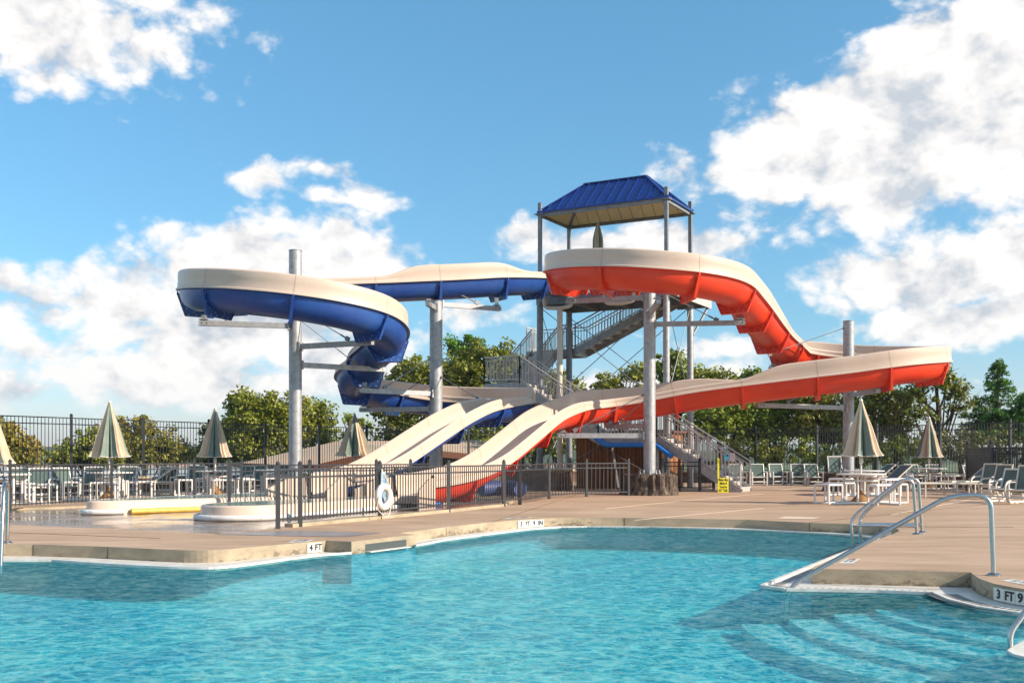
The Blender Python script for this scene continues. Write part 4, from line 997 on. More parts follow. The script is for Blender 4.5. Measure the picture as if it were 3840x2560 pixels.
back = [(-8.9, 23.4), (-8.1, 24.1), (-7.0, 25.0), (-5.6, 26.2), (-4.3, 27.3), (-3.6, 29.0), (-4.6, 30.2), (-6.4, 28.9), (-8.1, 26.9), (-8.9, 25.3), (-9.5, 24.2), (-9.4, 23.4)]
basin(front, 'nearer cream splash basin full of green water, its left end rounded and overflowing', [('pad_white', [(0, 5), (5, 10), (10, 15), (66, 72)]), ('pad_blue', [(15, 17)]), ('white_foam', [(60, 66), (54, 60)])])
basin(back, 'farther cream splash basin with a yellow padded foot, farther left of the slides', [('pad_yellow', [(0, 6), (6, 10)]), ('pad_white', [(66, 71), (10, 16)]), ('white_foam', [(60, 66)])])
# blue rolled raft under the red run-out
mb = MB(); pts = fillet([(-.9, 31.2, .28), (-.2, 31.6, .30), (.25, 30.9, .28)], .3); mb.tube(pts, [.22] * len(pts), 20)
mat('raft_blue', (.06, .10, .30), .5, var=.2)
o = mb.build('rolled_raft', 'raft_blue', smooth=True); tag(o, 'blue rolled-up foam raft lying behind the foot of the red slide', 'raft')
# stone ledge seen through the gate fence
mb = MB(); mb.box((.9, 38.6, .35), (2.6, .5, .7), -.3); mb.mi = 1; mb.box((.9, 38.6, .73), (2.75, .6, .07), -.3); tag(mb.build('stone_ledge', ['field_stone', 'coping_concrete']), 'tan stone ledge behind the dark low fence, left of the timber hut', 'wall')

# ============================================================ ring buoy
fd = Vector((.447, .894, 0)); fn = Vector((.894, -.447, 0)); up = Vector((0, 0, 1))
rbx = D(1439, 1862, 20.7); C0 = Vector(rbx)
rb = thing('ring_buoy', 'white ring life buoy hanging on the low fence by blue rope', 'life buoy', tuple(C0 - up * .26))
mb = MB(); n = 40; q = [C0 + fd * .2 * math.cos(2 * math.pi * i / n) + up * .2 * math.sin(2 * math.pi * i / n) for i in range(n + 1)]; mb.tube(q, .066, 16, cap=False); mb.build('ring', 'buoy_white', rb, smooth=True)
top = Vector((-2.60, 21.0, 1.0)) + fn * .05
mb = MB()
for s in range(7):
    k = 20; w = .03 + .012 * s; h = .55 + .05 * (s % 4)
    q = [top + fn * (.01 * s - .01) + fd * (w * math.sin(2 * math.pi * i / k) + .015 * math.sin(i * 1.3 + s)) - up * (h * (1 - math.cos(2 * math.pi * i / k)) / 2 + .08) for i in range(k + 1)]
    mb.tube(q, .009, 6, cap=False)
mb.build('rope_coil', 'rope_blue', rb, smooth=True)
mb = MB()
for sg in (-1, 1):
    q = fillet([top - up * .02, C0 + fd * .17 * sg + up * .14 + fn * .06, C0 + fd * .27 * sg - up * .05 + fn * .05, C0 + fd * .24 * sg - up * .22, C0 + fd * .10 * sg - up * .36 + fn * .06, C0 - up * .40 + fn * .05], .12); mb.tube(q, .009, 6)
mb.build('grab_line', 'rope_cream', rb, smooth=True)
mb = MB()
for a in (50, 95, 140): 
    an = math.radians(a); c = C0 + fd * .2 * math.cos(an) + up * .2 * math.sin(an) + fn * .063; mb.bar(c - fd * .03, c + fd * .03, .004, .018)
mb.build('printed_mark', 'poster_red', rb)

# ============================================================ stainless rails
def rail(label, px, d, r=.025, extra=(), flange=None, nm='handrail', two=None):
    p = [Vector(D(x, y, dd)) for x, y, dd in px]; t = thing(nm, label, 'handrail', tuple(p[-1]))
    mb = MB(); mb.tube(fillet(p, .16, 8), r, 16); mb.build('tube', 'stainless', t, smooth=True)
    if two:
        p2 = [Vector(D(x, y, dd)) for x, y, dd in two]; mb = MB(); mb.tube(fillet(p2, .16, 8), r, 16); mb.build('tube', 'stainless', t, smooth=True)
    for a, b in extra: mb = MB(); mb.tube([Vector(D(*a)), Vector(D(*b))], r * .95, 14); mb.build('crossbar', 'stainless', t, smooth=True)
    for f in (flange or []):
        mb = MB(); q = G(*f); mb.lathe((q[0], q[1], 0), [(.075, 0), (.075, .012), (.045, .03), (r + .004, .035)], 20); mb.build('floor_flange', 'stainless', t, smooth=True)
rail('long stainless handrail sloping down into the pool beside the entry steps', [(2950, 2300, 11.3), (2960, 2196, 11.3), (3560, 1858, 11.25), (3716, 1856, 11.15), (3727, 2158, 11.11)], 11.2, .026, flange=[(3727, 2157)])
n1 = G(3439, 2003); n2 = G(3458, 1996)
d1, d2 = n1[1], n2[1]
rail('pair of stainless grab rails with crossbars at the far end of the right peninsula', [(3201, 2075, d1), (3190, 1955, d1), (3216, 1922, d1), (3378, 1798, d1), (3424, 1800, d1), (3439, 2003, d1)], 17, .025,
     two=[(3230, 2060, d2 + .1), (3222, 1955, d2 + .1), (3240, 1922, d2 + .1), (3398, 1793, d2), (3444, 1796, d2), (3458, 1996, d2)],
     extra=[((3190, 1969, d1), (3437, 1971, d1)), ((3222, 1964, d2), (3456, 1965, d2))], flange=[(3439, 2003), (3458, 1996)])
rail('stainless grab rail at the left edge of the pool', [(2, 2150, 14.0), (8, 1960, 14.1), (16, 1812, 14.3), (30, 1812, 15.1), (27, 2036, 15.2)], 14, .026, flange=[(27, 2036)])
rail('bent stainless rail end at the lower right corner of the pool', [(4040, 2120, 7.9), (3900, 2215, 7.9), (3786, 2372, 7.9), (3790, 2440, 7.9)], 8, .021)

# ============================================================ depth markers
def edge_pt(i, j, px):
    a = Vector(COPE[i]); b = Vector(COPE[j]); k = (px - CX) / F     # where the edge line crosses the sight line
    t = (k * a.y - a.x) / ((b.x - a.x) - k * (b.y - a.y)); return a + (b - a) * t
def edge_at(px, near):
    """point of the pool edge on the sight line at pixel column px, on the stretch nearest to depth near"""
    pr_ = lambda q: CX + q[0] / q[1] * F
    best = None
    for k_ in range(len(COPE) - 1):
        u, v = COPE[k_], COPE[k_ + 1]
        if pr_(u) - .01 <= px <= pr_(v) + .01:
            p = edge_pt(k_, k_ + 1, px)
            if best is None or abs(p.y - near) < abs(best.y - near): best = p
    return best
def marker(near, _, px0, px1, parts, label, z0=-.155, z1=-.022):
    m_ = edge_at((px0 + px1) / 2, near); t = thing('depth_marker', label, 'depth marker', (m_.x, m_.y, (z0 + z1) / 2)); n = len(parts)
    for k in range(n):
        a = edge_at(px0 + (px1 - px0) * k / n, near); b = edge_at(px0 + (px1 - px0) * (k + 1) / n, near); d = Vector((b.x - a.x, b.y - a.y, 0)); w = d.length; d.normalize(); nn = Vector((d.y, -d.x, 0))
        p = Vector(((a.x + b.x) / 2, (a.y + b.y) / 2, (z0 + z1) / 2)) + nn * .010
        mb = MB(); mb.plate(p, d, up, [(-w / 2 + .003, -(z1 - z0) / 2), (w / 2 - .003, -(z1 - z0) / 2), (w / 2 - .003, (z1 - z0) / 2), (-w / 2 + .003, (z1 - z0) / 2)], .014)
        tl = mb.build('tile', 'tile_white', t)
        if parts[k]:
            mb = MB(); sc = min(1, w / ((z1 - z0) * .50 * len(parts[k])))
            text_mb(mb, parts[k], p + nn * .010, d, up, (z1 - z0) * .68, bold=.004, sx=min(1.1, sc)); mb.build('lettering', 'ink_black', tl, fixn=False)
marker(15, 0, 1150, 1204, ['4', 'FT'], 'white depth marker tiles reading 4 FT on the left pool edge')
marker(20.5, 0, 1940, 2037, ['3', 'FT', '9', 'IN'], 'white depth marker tiles reading 3 FT 9 IN on the far pool edge')
i0 = min(range(len(COPE)), key=lambda i: abs(COPE[i][0] - G(3727, 2187)[0]) + abs(COPE[i][1] - G(3727, 2187)[1]))
marker(10.3, 0, 3731, 3892, ['3', 'FT', '9', 'IN'], 'white depth marker tiles reading 3 FT 9 cut off by the right picture edge', z1=-.03)
i1 = min(range(len(COPE)), key=lambda i: abs(COPE[i][0] - G(3294, 1972)[0]) + abs(COPE[i][1] - G(3294, 1972)[1]))
marker(18.7, 0, 3318, 3346, ['3', ''], 'small white depth tile with a 3 under the sloping rail')
def deck_tile(pts, label, ring=True):
    q = [Vector(G(x, y, .004)) for x, y in pts]; c = sum(q, Vector()) / 4; t = thing('deck_tile', label, 'tile', tuple(c))
    mb = MB(); mb.add(q, [(0, 1, 2, 3)]); mb.build('tile', 'tile_white', t)
    ex = (q[1] - q[0]); ey = (q[3] - q[0]); 
    mb = MB()
    for a, b in ((.18, .8), (.55, .8)):
        for s in (.32, .62):
            p = q[0] + ex * a + ey * s; mb.add([p + up * .004, p + ex * .25 + up * .004, p + ex * .25 + ey * .1 + up * .004, p + ey * .1 + up * .004], [(0, 1, 2, 3)])
    mb.build('printed_mark', 'ink_black', t)
    mb = MB(); p = q[0] + ey * .82 + ex * .25; mb.add([p + up * .004, p + ex * .5 + up * .004, p + ex * .5 + ey * .08 + up * .004, p + ey * .08 + up * .004], [(0, 1, 2, 3)]); mb.build('red_mark', 'poster_red', t)
deck_tile([(3143, 2111), (3198, 2111), (3227, 2094), (3175, 2093)], 'white no-diving tile flat on the right peninsula corner')
deck_tile([(3754, 2175), (3850, 2192), (3900, 2182), (3800, 2170)], 'white no-diving tile flat on the deck at the right edge')
deck_tile([(1075, 2033), (1150, 2031), (1182, 2022), (1110, 2023)], 'pale no-diving tile flat on the deck above the 4 FT marker')
deck_tile([(1880, 1945), (1990, 1940), (2012, 1937), (1905, 1940)], 'pale no-diving tile flat on the deck above the 3 FT 9 IN marker')

# ============================================================ height sign and posters
hs = thing('height_sign', 'yellow height sign with a measuring strip standing at the foot of the stairs', 'sign', G(2712, 1846.5))
d = G(2712, 1846.5)[1]; sgp = lambda x, y: Vector(D(x, y, d))
a, b = sgp(2692, 1846), sgp(2732, 1791); mb = MB(); mb.box(((a.x + b.x) / 2, d, (a.z + b.z) / 2), (b.x - a.x, .025, b.z - a.z)); mb.build('sign_board', 'sign_yellow', hs)
mb = MB()
for k, s in enumerate(['Ride the', 'Slide if', "You're", '42" Tall.']): text_mb(mb, s, ((a.x + b.x) / 2, d - .016, b.z - (k + .55) * (b.z - a.z) / 4.15), (1, 0, 0), (0, 0, 1), .082, bold=.0022, sx=.80)
mb.build('lettering', 'ink_black', hs, fixn=False)
p, q = sgp(2690, 1791), sgp(2697, 1718); mb = MB(); mb.box(((p.x + q.x) / 2, d, (p.z + q.z) / 2), (q.x - p.x, .02, q.z - p.z)); mb.build('height_strip', 'sign_yellow', hs)
mb = MB()
for k in range(12): z = p.z + (q.z - p.z) * k / 12; mb.box((p.x + .015, d - .012, z), (.02, .004, .005))
mb.box(((p.x + q.x) / 2, d - .012, q.z - .1), (.014, .004, .12)); mb.build('strip_marks', 'ink_black', hs)
mb = MB(); mb.bar((a.x + .1, d + .02, 0), (a.x + .1, d + .02, .4), .03, .03); mb.bar((a.x + .1, d + .3, 0.01), (a.x + .1, d + .0, .3), .03, .02); mb.build('stand', 'galvanised_dark', hs)
def poster(x0, x1, y0, y1, dd, m, label, blue):
    t = thing('notice_sign', label, 'sign', D((x0 + x1) / 2, y1, dd)); a = Vector(D(x0, y1, dd)); b = Vector(D(x1, y0, dd)); w = b.x - a.x; h = b.z - a.z; cx = (a.x + b.x) / 2; cz = (a.z + b.z) / 2
    mb = MB(); mb.box((cx, dd, cz), (w, .012, h)); mb.build('sign_board', 'poster_red' if blue else m, t)
    mb = MB(); mb.box((cx, dd - .010, cz), (w * .88, .006, h * .92)); mb.build('sign_face', m, t)
    mb = MB()
    if blue:
        mb.box((cx - w * .25, dd - .015, cz + h * .18), (w * .08, .004, h * .2)); mb.lathe((cx - w * .25, dd - .017, cz + h * .28), [(.008, 0), (.012, .012), (.003, .022)], 8)
        for an in (20, 80, 140): ca, sa = math.cos(math.radians(an)) * w * .2, math.sin(math.radians(an)) * w * .2; mb.bar((cx + w * .15 - ca, dd - .015, cz + h * .2 - sa), (cx + w * .15 + ca, dd - .015, cz + h * .2 + sa), .004, .018)
    else:
        for k in range(6): mb.box((cx, dd - .015, cz + h * (.28 - k * .11)), (w * .7, .004, h * .022))
        mb.box((cx, dd - .015, cz + h * .4), (w * .35, .004, h * .05))
    mb.build('printed_mark', 'ink_black' if blue else 'poster_red', t)
poster(2714, 2735, 1698, 1728, 36.25, 'poster_blue', 'blue and red safety notice fixed to the stair railing', True)
poster(2736, 2756, 1698, 1728, 36.25, 'poster_pale', 'pale rules notice fixed to the stair railing', False)

# ============================================================ umbrellas
def umbrella(label, x, y, zt=2.69, zb=1.22, r=.46, z0=0.0, seed=0, base=True, wrapped=False, m1='canopy_beige', m2='canopy_green', lean=0.0, group='closed umbrellas round the pool deck'):
    rr = random.Random(seed); t = thing('patio_umbrella', label, 'umbrella', (x, y, z0), group)
    mb = MB(); mb.cyl((x, y, z0 + .02), .024, zt - z0 - .04, 12); mb.build('pole', 'umbrella_pole', t, smooth=True)
    mb = MB(); n = 96; rows = 18; vs = []; H = zt - zb; ph = [rr.uniform(-.5, .5) for _ in range(8)]; am = [rr.uniform(.7, 1.2) for _ in range(16)]; a0 = rr.uniform(0, 6.28)
    for j in range(rows + 1):
        s = j / rows
        for i in range(n):
            a = 2 * math.pi * i / n; u = (i / n * 8) % 1; k = int(i / n * 8)
            env = .035 + (r - .035) * (s ** .92)
            if wrapped: env = .03 + r * (math.sin(min(1, s * 1.7) * math.pi / 2) * .75 if s < .75 else .55 + (s - .75) * 2.0)
            fold = (math.cos(2 * math.pi * u) * .26 + math.cos(6 * math.pi * u + ph[k]) * .10) * am[k]
            q = env * (1 + fold * min(1, s * 2.2)) * (1 + .04 * math.sin(a * 3 + seed))
            zz = zt - H * s
            if j == rows: zz -= .035 * abs(math.sin(math.pi * u)) ** .7 * (1 if not wrapped else .5) - .01
            if j >= rows - 2: q *= 1 + .05 * (j - rows + 2)
            vs.append((x + q * math.cos(a + a0) + lean * s * r, y + q * math.sin(a + a0), zz))
    fs = []; mi = []
    for j in range(rows):
        for i in range(n): fs.append((j * n + i, j * n + (i + 1) % n, (j + 1) * n + (i + 1) % n, (j + 1) * n + i)); mi.append((int(i / n * 8)) % 2)
    mb.add(vs, fs); mb.m = mi; cn = mb.build('canopy', [m1, m2], t, smooth=True, fixn=False)
    mb = MB(); q = vs[-n:] + [vs[-n]]; mb.tube([(p[0], p[1], p[2]) for p in q], .009, 5, cap=False); mb.build('valance_piping', 'pvc_white', cn)
    mb = MB(); mb.lathe((x, y, zt - .02), [(.035, 0), (.045, .025), (.03, .06), (.008, .08)], 12); mb.build('finial', 'pvc_white', t, smooth=True)
    mb = MB(); mb.lathe((x, y, zb - .22), [(.025, 0), (.05, .03), (.05, .14), (.03, .2)], 12); mb.build('runner', 'umbrella_pole', t, smooth=True)
    if wrapped: mb = MB(); mb.lathe((x, y, zb + .30), [(r * .62, 0), (r * .62, .03)], 20); mb.build('strap', 'slot_dark', t)
    if base: mb = MB(); mb.lathe((x, y, z0), [(.31, 0), (.30, .03), (.05, .30), (.035, .36)], 24); mb.build('base', 'cone_brown', t, smooth=True)
    return t
t1 = G(3229, 1888); T1 = (t1[0], t1[1]); T2 = ((3484 - CX) / F * 39.3, 39.3); T3 = ((3240 - CX) / F * 33.5, 33.5)
TB = (-11.3, 30.0); TC = (-9.23, 33.2); TD = (-5.6, 38.0); TA = (-12.85, 26.2)
umbrella('closed beige and green umbrella over the nearest table at the right', *T1, seed=3, r=.37, zt=2.66, zb=1.25)
umbrella('closed beige and green umbrella at the far right table near the tall fence', *T2, seed=8, r=.36, zt=2.62, zb=1.2)
umbrella('closed umbrella second from the left edge, behind the splash basins', *TB, seed=5, r=.40, zt=2.74, zb=1.22)
umbrella('closed umbrella third from the left, left of the tall column', *TC, seed=6, r=.38, zt=2.70, zb=1.22)
umbrella('closed green and grey umbrella between the tall left column and the left chute', *TD, seed=12, r=.50, zt=2.70, zb=1.25)
umbrella('closed umbrella cut off by the left picture edge', *TA, seed=15, r=.42, zt=2.62, zb=1.06)
x, y, _ = U(1.87, 1.3); umbrella('closed and strapped umbrella on the slide tower platform under the blue roof', x, y, zt=10.4, zb=8.9, r=.17, z0=PZ, seed=2, wrapped=True, base=False)

# ============================================================ furniture kinds (built once at the origin, then copied)
def pic_table():
    t = thing('picnic_table', '', 'table', (0, 0, 0)); 
    mb = MB(); mb.lathe((0, 0, .745), [(.60, 0), (.62, .012), (.62, .03), (.60, .04)], 40); mb.build('tabletop', 'pvc_white', t, smooth=True)
    for sx, sy in ((1, 1), (1, -1), (-1, 1), (-1, -1)):
        mb = MB(); mb.tube([(sx * .3, sy * .3, .02), (sx * .3, sy * .3, .745)], .03, 10); mb.build('leg', 'pvc_white', t, smooth=True)
    mb = MB()
    for z in (.03, .60):
        for a, b in (((-.3, -.3), (.3, -.3)), ((.3, -.3), (.3, .3)), ((.3, .3), (-.3, .3)), ((-.3, .3), (-.3, -.3))): mb.tube([(*a, z), (*b, z)], .026, 8)
    mb.tube([(-.3, -.3, .03), (-.3, -.3, .60)], .02, 6); mb.build('base_frame', 'pvc_white', t, smooth=True)
    for k in range(4):
        a = math.pi / 2 * k; c, s = math.cos(a), math.sin(a); R_ = lambda x, y, z: (x * c - y * s, x * s + y * c, z)
        mb = MB()
        for q in range(7): yy = .80 + .06 * q; mb.tube([R_(-.32, yy - .03, .505), R_(.32, yy - .03, .505)], .024, 8)
        for xx in (-.32, .32):
            mb.tube([R_(xx, .77, .5), R_(xx, 1.16, .5)], .028, 8)
            for yy in (.77, 1.16): mb.tube([R_(xx, yy, .02), R_(xx, yy, .5)], .028, 8)
            mb.tube([R_(xx, .3, .03), R_(xx, 1.16, .03)], .026, 8)
        mb.build('bench', 'pvc_white', t, smooth=True)
    return t
def chair(m='pvc_white', sl='sling_green', arm_round=False, back=.90):
    t = thing('sling_chair', '', 'chair', (0, 0, 0))
    for sx in (-.30, .30):
        mb = MB()
        pts = [(sx, .28, .03), (sx, -.26, .03), (sx, -.28, .55), (sx, .12, .57), (sx, .22, .57), (sx, .28, .03)]
        if arm_round: pts = [(sx, .30, .02), (sx * 1.04, -.20, .03), (sx * 1.05, -.36, .40), (sx * 1.05, -.22, .58), (sx, .22, .60)]
        mb.tube(fillet(pts, .05 if not arm_round else .18, 4), .026, 8); mb.tube(fillet([(sx * .93, -.24, .36), (sx * .93, .14, .32), (sx * .93, .34, back)], .05, 4), .024, 8); mb.build('side_frame', m, t, smooth=True)
    for p, q in (((-.28, .33, back - .02), (.28, .33, back - .02)), ((-.28, -.24, .36), (.28, -.24, .36)), ((-.3, -.26, .16), (.3, -.26, .16)), ((-.3, .26, .16), (.3, .26, .16))): mb = MB(); mb.tube([p, q], .024, 8); mb.build('crossbar', m, t, smooth=True)
    def sheetm(rows, w):
        mb = MB(); vs = []
        for y, z in rows: vs += [(-w, y, z), (-w * .4, y, z - .012), (w * .4, y, z - .012), (w, y, z)]
        vs2 = [(a, b + .006, c - .006) for a, b, c in vs]; n = len(rows)
        fs = [(r * 4 + k, r * 4 + k + 1, r * 4 + 5 + k, r * 4 + 4 + k) for r in range(n - 1) for k in range(3)]
        o = len(vs); mb.add(vs + vs2, fs + [tuple(i + o for i in f[::-1]) for f in fs]); return mb
    sheetm([(-.24, .365), (-.12, .32), (.02, .30), (.14, .32)], .265).build('seat_sling', sl, t, smooth=True)
    sheetm([(.14, .32), (.20, .48), (.27, .68), (.335, back)], .265).build('back_sling', sl, t, smooth=True)
    return t
def lounger(raise_=0.0, m='pvc_beige', sl='sling_grey'):
    t = thing('chaise_lounger', '', 'lounger', (0, 0, 0))
    for sx in (-.31, .31):
        mb = MB(); mb.tube([(sx, -.95, .42), (sx, .9, .42)], .026, 8); mb.build('side_rail', m, t, smooth=True)
        for yy in (-.75, .65): mb = MB(); mb.tube([(sx, yy, .02), (sx, yy, .42)], .028, 8); mb.build('leg', m, t, smooth=True)
    for yy in (-.95, -.75, .65): mb = MB(); mb.tube([(-.31, yy, .42 if yy == -.95 else .12), (.31, yy, .42 if yy == -.95 else .12)], .024, 8); mb.build('crossbar', m, t, smooth=True)
    mb = MB(); mb.box((0, -.42, .43), (.58, 1.04, .02)); mb.build('seat_sling', sl, t)
    c, s = math.cos(raise_), math.sin(raise_); p0 = (0, .12, .43); L_ = .80
    mb = MB(); mb.bar(p0, (0, .12 + L_ * c, .43 + L_ * s), .56, .02); bk = mb.build('back_sling', sl, t)
    mb = MB()
    for sx in (-.29, .29): mb.tube([(sx, .12, .43), (sx, .12 + L_ * c, .43 + L_ * s)], .024, 8)
    mb.tube([(-.29, .12 + L_ * c, .43 + L_ * s), (.29, .12 + L_ * c, .43 + L_ * s)], .024, 8)
    if raise_ > .1: mb.tube([(0, .5, .42), (0, .12 + L_ * .7 * c, .43 + L_ * .7 * s)], .018, 6)
    mb.build('back_frame', m, t, smooth=True)
    return t
def put(proto, used, loc, rz, label, group):
    if not used[0]:
        used[0] = 1; proto.location = loc; proto.rotation_euler = (0, 0, rz); proto['label'] = label; proto['group'] = group; return proto
    return dup(proto, loc, rz, label, group)
def X(px, d): return ((px - CX) / F * d, d, 0)
bpy.context.view_layer.update()
tb = pic_table(); u = [0]; gt = 'white plastic pipe picnic tables'
for loc, rz, lb in [((*T1, 0), .28, 'white pipe-frame picnic table nearest the pool at the right, under an umbrella'), ((*T2, 0), .1, 'white pipe-frame picnic table at the far right under the farther umbrella'), ((*T3, 0), .5, 'white picnic table without umbrella behind the nearest right table'),
    ((*TB, 0), .2, 'white picnic table under the second umbrella from the left edge'), ((*TC, 0), .5, 'white picnic table under the third umbrella from the left'), ((-12.9, 27.2, 0), .1, 'white picnic table cut off by the left picture edge'), ((-7.9, 35.4, 0), .3, 'white picnic table without umbrella left of the tall left column')]:
    put(tb, u, loc, rz, lb, gt)
ch_ = chair(); u = [0]; g1 = 'green sling chairs with white pipe frames'
for px, dd, rz, lb in [(2765, 43.6, .1, 'green sling chair half hidden behind the foot of the stairs'), (2843, 44.2, .0, 'green sling chair just right of the stair foot'), (2917, 45.0, .12, 'green sling chair by the stone wall, third from the stairs'), (2995, 44.6, -.1, 'green sling chair by the stone wall, fourth from the stairs'), (3050, 44.2, .1, 'green sling chair by the stone wall, last before the tall-backed one'),
    (3434, 41.8, .2, 'green sling chair behind the left side of the far right table'), (3508, 41.5, -.1, 'green sling chair behind the right side of the far right table'), (3657, 38.9, .3, 'green sling chair behind the raised lounger at the far right'), (3706, 37.6, .5, 'green sling chair in front of the black enclosure corner')]:
    put(ch_, u, X(px, dd), rz, lb, g1)
g1b = 'green sling chairs behind the left low fence'
for px, dd, rz, lb in [(70, 31.2, .5, 'green sling chair near the left edge behind the low fence'), (143, 29.9, .3, 'green sling chair left of the second umbrella pole, nearest the fence post'), (246, 31.0, .9, 'green sling chair seen side-on left of the second umbrella pole'), (345, 33.4, .2, 'green sling chair behind the table of the second umbrella'),
    (470, 34.3, .1, 'green sling chair right of the second umbrella table, by the stone wall'), (617, 33.8, -.1, 'green sling chair alone midway between the second and third umbrellas'), (735, 37.0, .2, 'green sling chair left of the third umbrella pole'), (832, 37.5, .0, 'green sling chair just right of the third umbrella pole'), (910, 37.0, -.4, 'green sling chair between third umbrella and tall column'), (968, 38.8, .1, 'green sling chair just left of the tall left column'), (1050, 40.5, .0, 'green sling chair right behind the tall left column'), (1306, 40.6, .2, 'green sling chair beside the umbrella left of the chutes')]:
    dup(ch_, X(px, dd), rz, lb, g1b)
ct = chair(back=1.22); put(ct, [0], X(3140, 43.2), .1, 'tall-backed green sling chair just left of the right tree stump', g1)
ca = chair('pvc_beige', 'sling_grey', True, 1.0); u = [0]; g2 = 'beige framed sling chairs at the right edge'
for px, dd, rz, lb in [(3735, 30.5, -1.2, 'beige high-backed sling chair seen from the side at the far right'), (3838, 27.4, -.9, 'beige sling chair nearest the pool, cut by the right picture edge'), (3698, 33.2, -1.0, 'beige sling chair behind the high-backed one at the far right')]:
    put(ca, u, X(px, dd), rz, lb, g2)
cw = dup(ch_, X(3772, 28.4), -1.1, 'green sling chair with square white frame second from the right edge', g2)
l0 = lounger(.0); put(l0, [0], X(3545, 31.6), 1.45, 'flat low lounger with dark sling between the two stainless rails', 'loungers on the right deck')
l1 = lounger(.62); u = [0]
for px, dd, rz, lb in [(3335, 38.3, -1.2, 'lounger with raised ribbed back left of the far right table'), (3278, 41.5, -1.3, 'lounger with raised back right of the tree stump, partly hidden'), (3640, 34.2, -1.3, 'beige lounger with raised back at the right, behind the flat one')]:
    put(l1, u, X(px, dd), rz, lb, 'loungers on the right deck')
for px, dd, rz, lb in [(560, 33.5, -1.2, 'lounger with raised back right of the second umbrella, behind the low fence'), (795, 38.2, 1.2, 'lounger with raised back behind the third umbrella')]:
    dup(l1, X(px, dd), rz, lb, 'loungers behind the left low fence')

# ============================================================ building beyond the fence
bd = thing('far_building', 'low building with a broad tan shingle roof beyond the back fence at the left', 'building', (-8, 53, -3))
r0 = [D(880, 1740, 66), D(1268, 1653, 72), D(1830, 1640, 84), D(1830, 1690, 66), D(1470, 1672, 62), D(1180, 1742, 60)]
def P_(x, y, z): return (x, y, z)
ra = (-18.6, 72, 1.0); rb_ = (-11.9, 74, 2.3); rc = (-1.5, 80, 2.6); ea = (-12.6, 61, .55); eb = (-5.2, 63, 1.55); ec = (-.8, 66, 1.7)
mb = MB(); ra = Vector(D(870, 1742, 51)); rb_ = Vector(D(1262, 1654, 55)); rc = Vector(D(1860, 1648, 58)); ea = Vector(D(1180, 1745, 50.0)); eb = Vector(D(1475, 1676, 50.6)); ec = Vector(D(1860, 1712, 52.2))
mb.add([ra, rb_, eb, ea], [(0, 1, 2, 3)]); mb.add([rb_, rc, ec, eb], [(0, 1, 2, 3)]); 
mb.build('roof', 'roof_shingle', bd, fixn=False)
mb = MB(); mb.bar(ea - up * .12, eb - up * .12, .12, .3); mb.bar(eb - up * .12, ec - up * .12, .12, .3); mb.bar(ra, ea - up * .12, .12, .2); mb.build('fascia', 'fascia_brown', bd)
mb = MB(); w0, w1, w2 = ea + Vector((.4, 1.2, 0)), eb + Vector((0, 1.2, 0)), ec + Vector((0, 1.2, 0))
mb.add([(w0.x, w0.y, -3.2), (w1.x, w1.y, -3.2), (w1.x, w1.y, w1.z - .2), (w0.x, w0.y, w0.z - .2)], [(0, 1, 2, 3)]); mb.add([(w1.x, w1.y, -3.2), (w2.x, w2.y, -3.2), (w2.x, w2.y, w2.z - .2), (w1.x, w1.y, w1.z - .2)], [(0, 1, 2, 3)]); mb.build('wall', 'wall_brown', bd, fixn=False)

# ============================================================ trees
K = 1.6327
def fast_mesh(name, V, Fq, m, parent):
    me = bpy.data.meshes.new(name); n = len(V); k = len(Fq)
    me.vertices.add(n); me.vertices.foreach_set('co', V.astype(np.float32).ravel()); me.loops.add(k * 4); me.loops.foreach_set('vertex_index', Fq.astype(np.int32).ravel())
    me.polygons.add(k); me.polygons.foreach_set('loop_start', np.arange(0, k * 4, 4, dtype=np.int32)); me.update(calc_edges=True); me.materials.append(MATS[m])
    o = bpy.data.objects.new(name, me); COL.objects.link(o)
    if parent is not None: o.parent = parent
    return o
def leaves(cent, rad, n_per, size, squash=1.0):
    """clumps of leaf quads: cent (k,3), rad (k,)"""
    k = len(cent); tot = k * n_per
    c = np.repeat(cent, n_per, 0); r = np.repeat(rad, n_per)[:, None]
    p = RNG.normal(size=(tot, 3)); p /= np.linalg.norm(p, axis=1)[:, None]; p *= RNG.random((tot, 1)) ** .45; P = c + p * r * [1, 1, .8]
    nrm = p + RNG.normal(size=(tot, 3)) * .75 + [0, 0, .25]; nrm /= np.linalg.norm(nrm, axis=1)[:, None]
    a = np.cross(nrm, RNG.normal(size=(tot, 3))); a /= np.linalg.norm(a, axis=1)[:, None]; b = np.cross(nrm, a)
    s = (size * (.6 + .8 * RNG.random((tot, 1)))); a = a * s; b = b * s * squash
    V = np.stack([P - a * .5, P - b * .32, P + a * .5, P + b * .32], 1).reshape(-1, 3); Fq = np.arange(tot * 4).reshape(-1, 4); return V, Fq
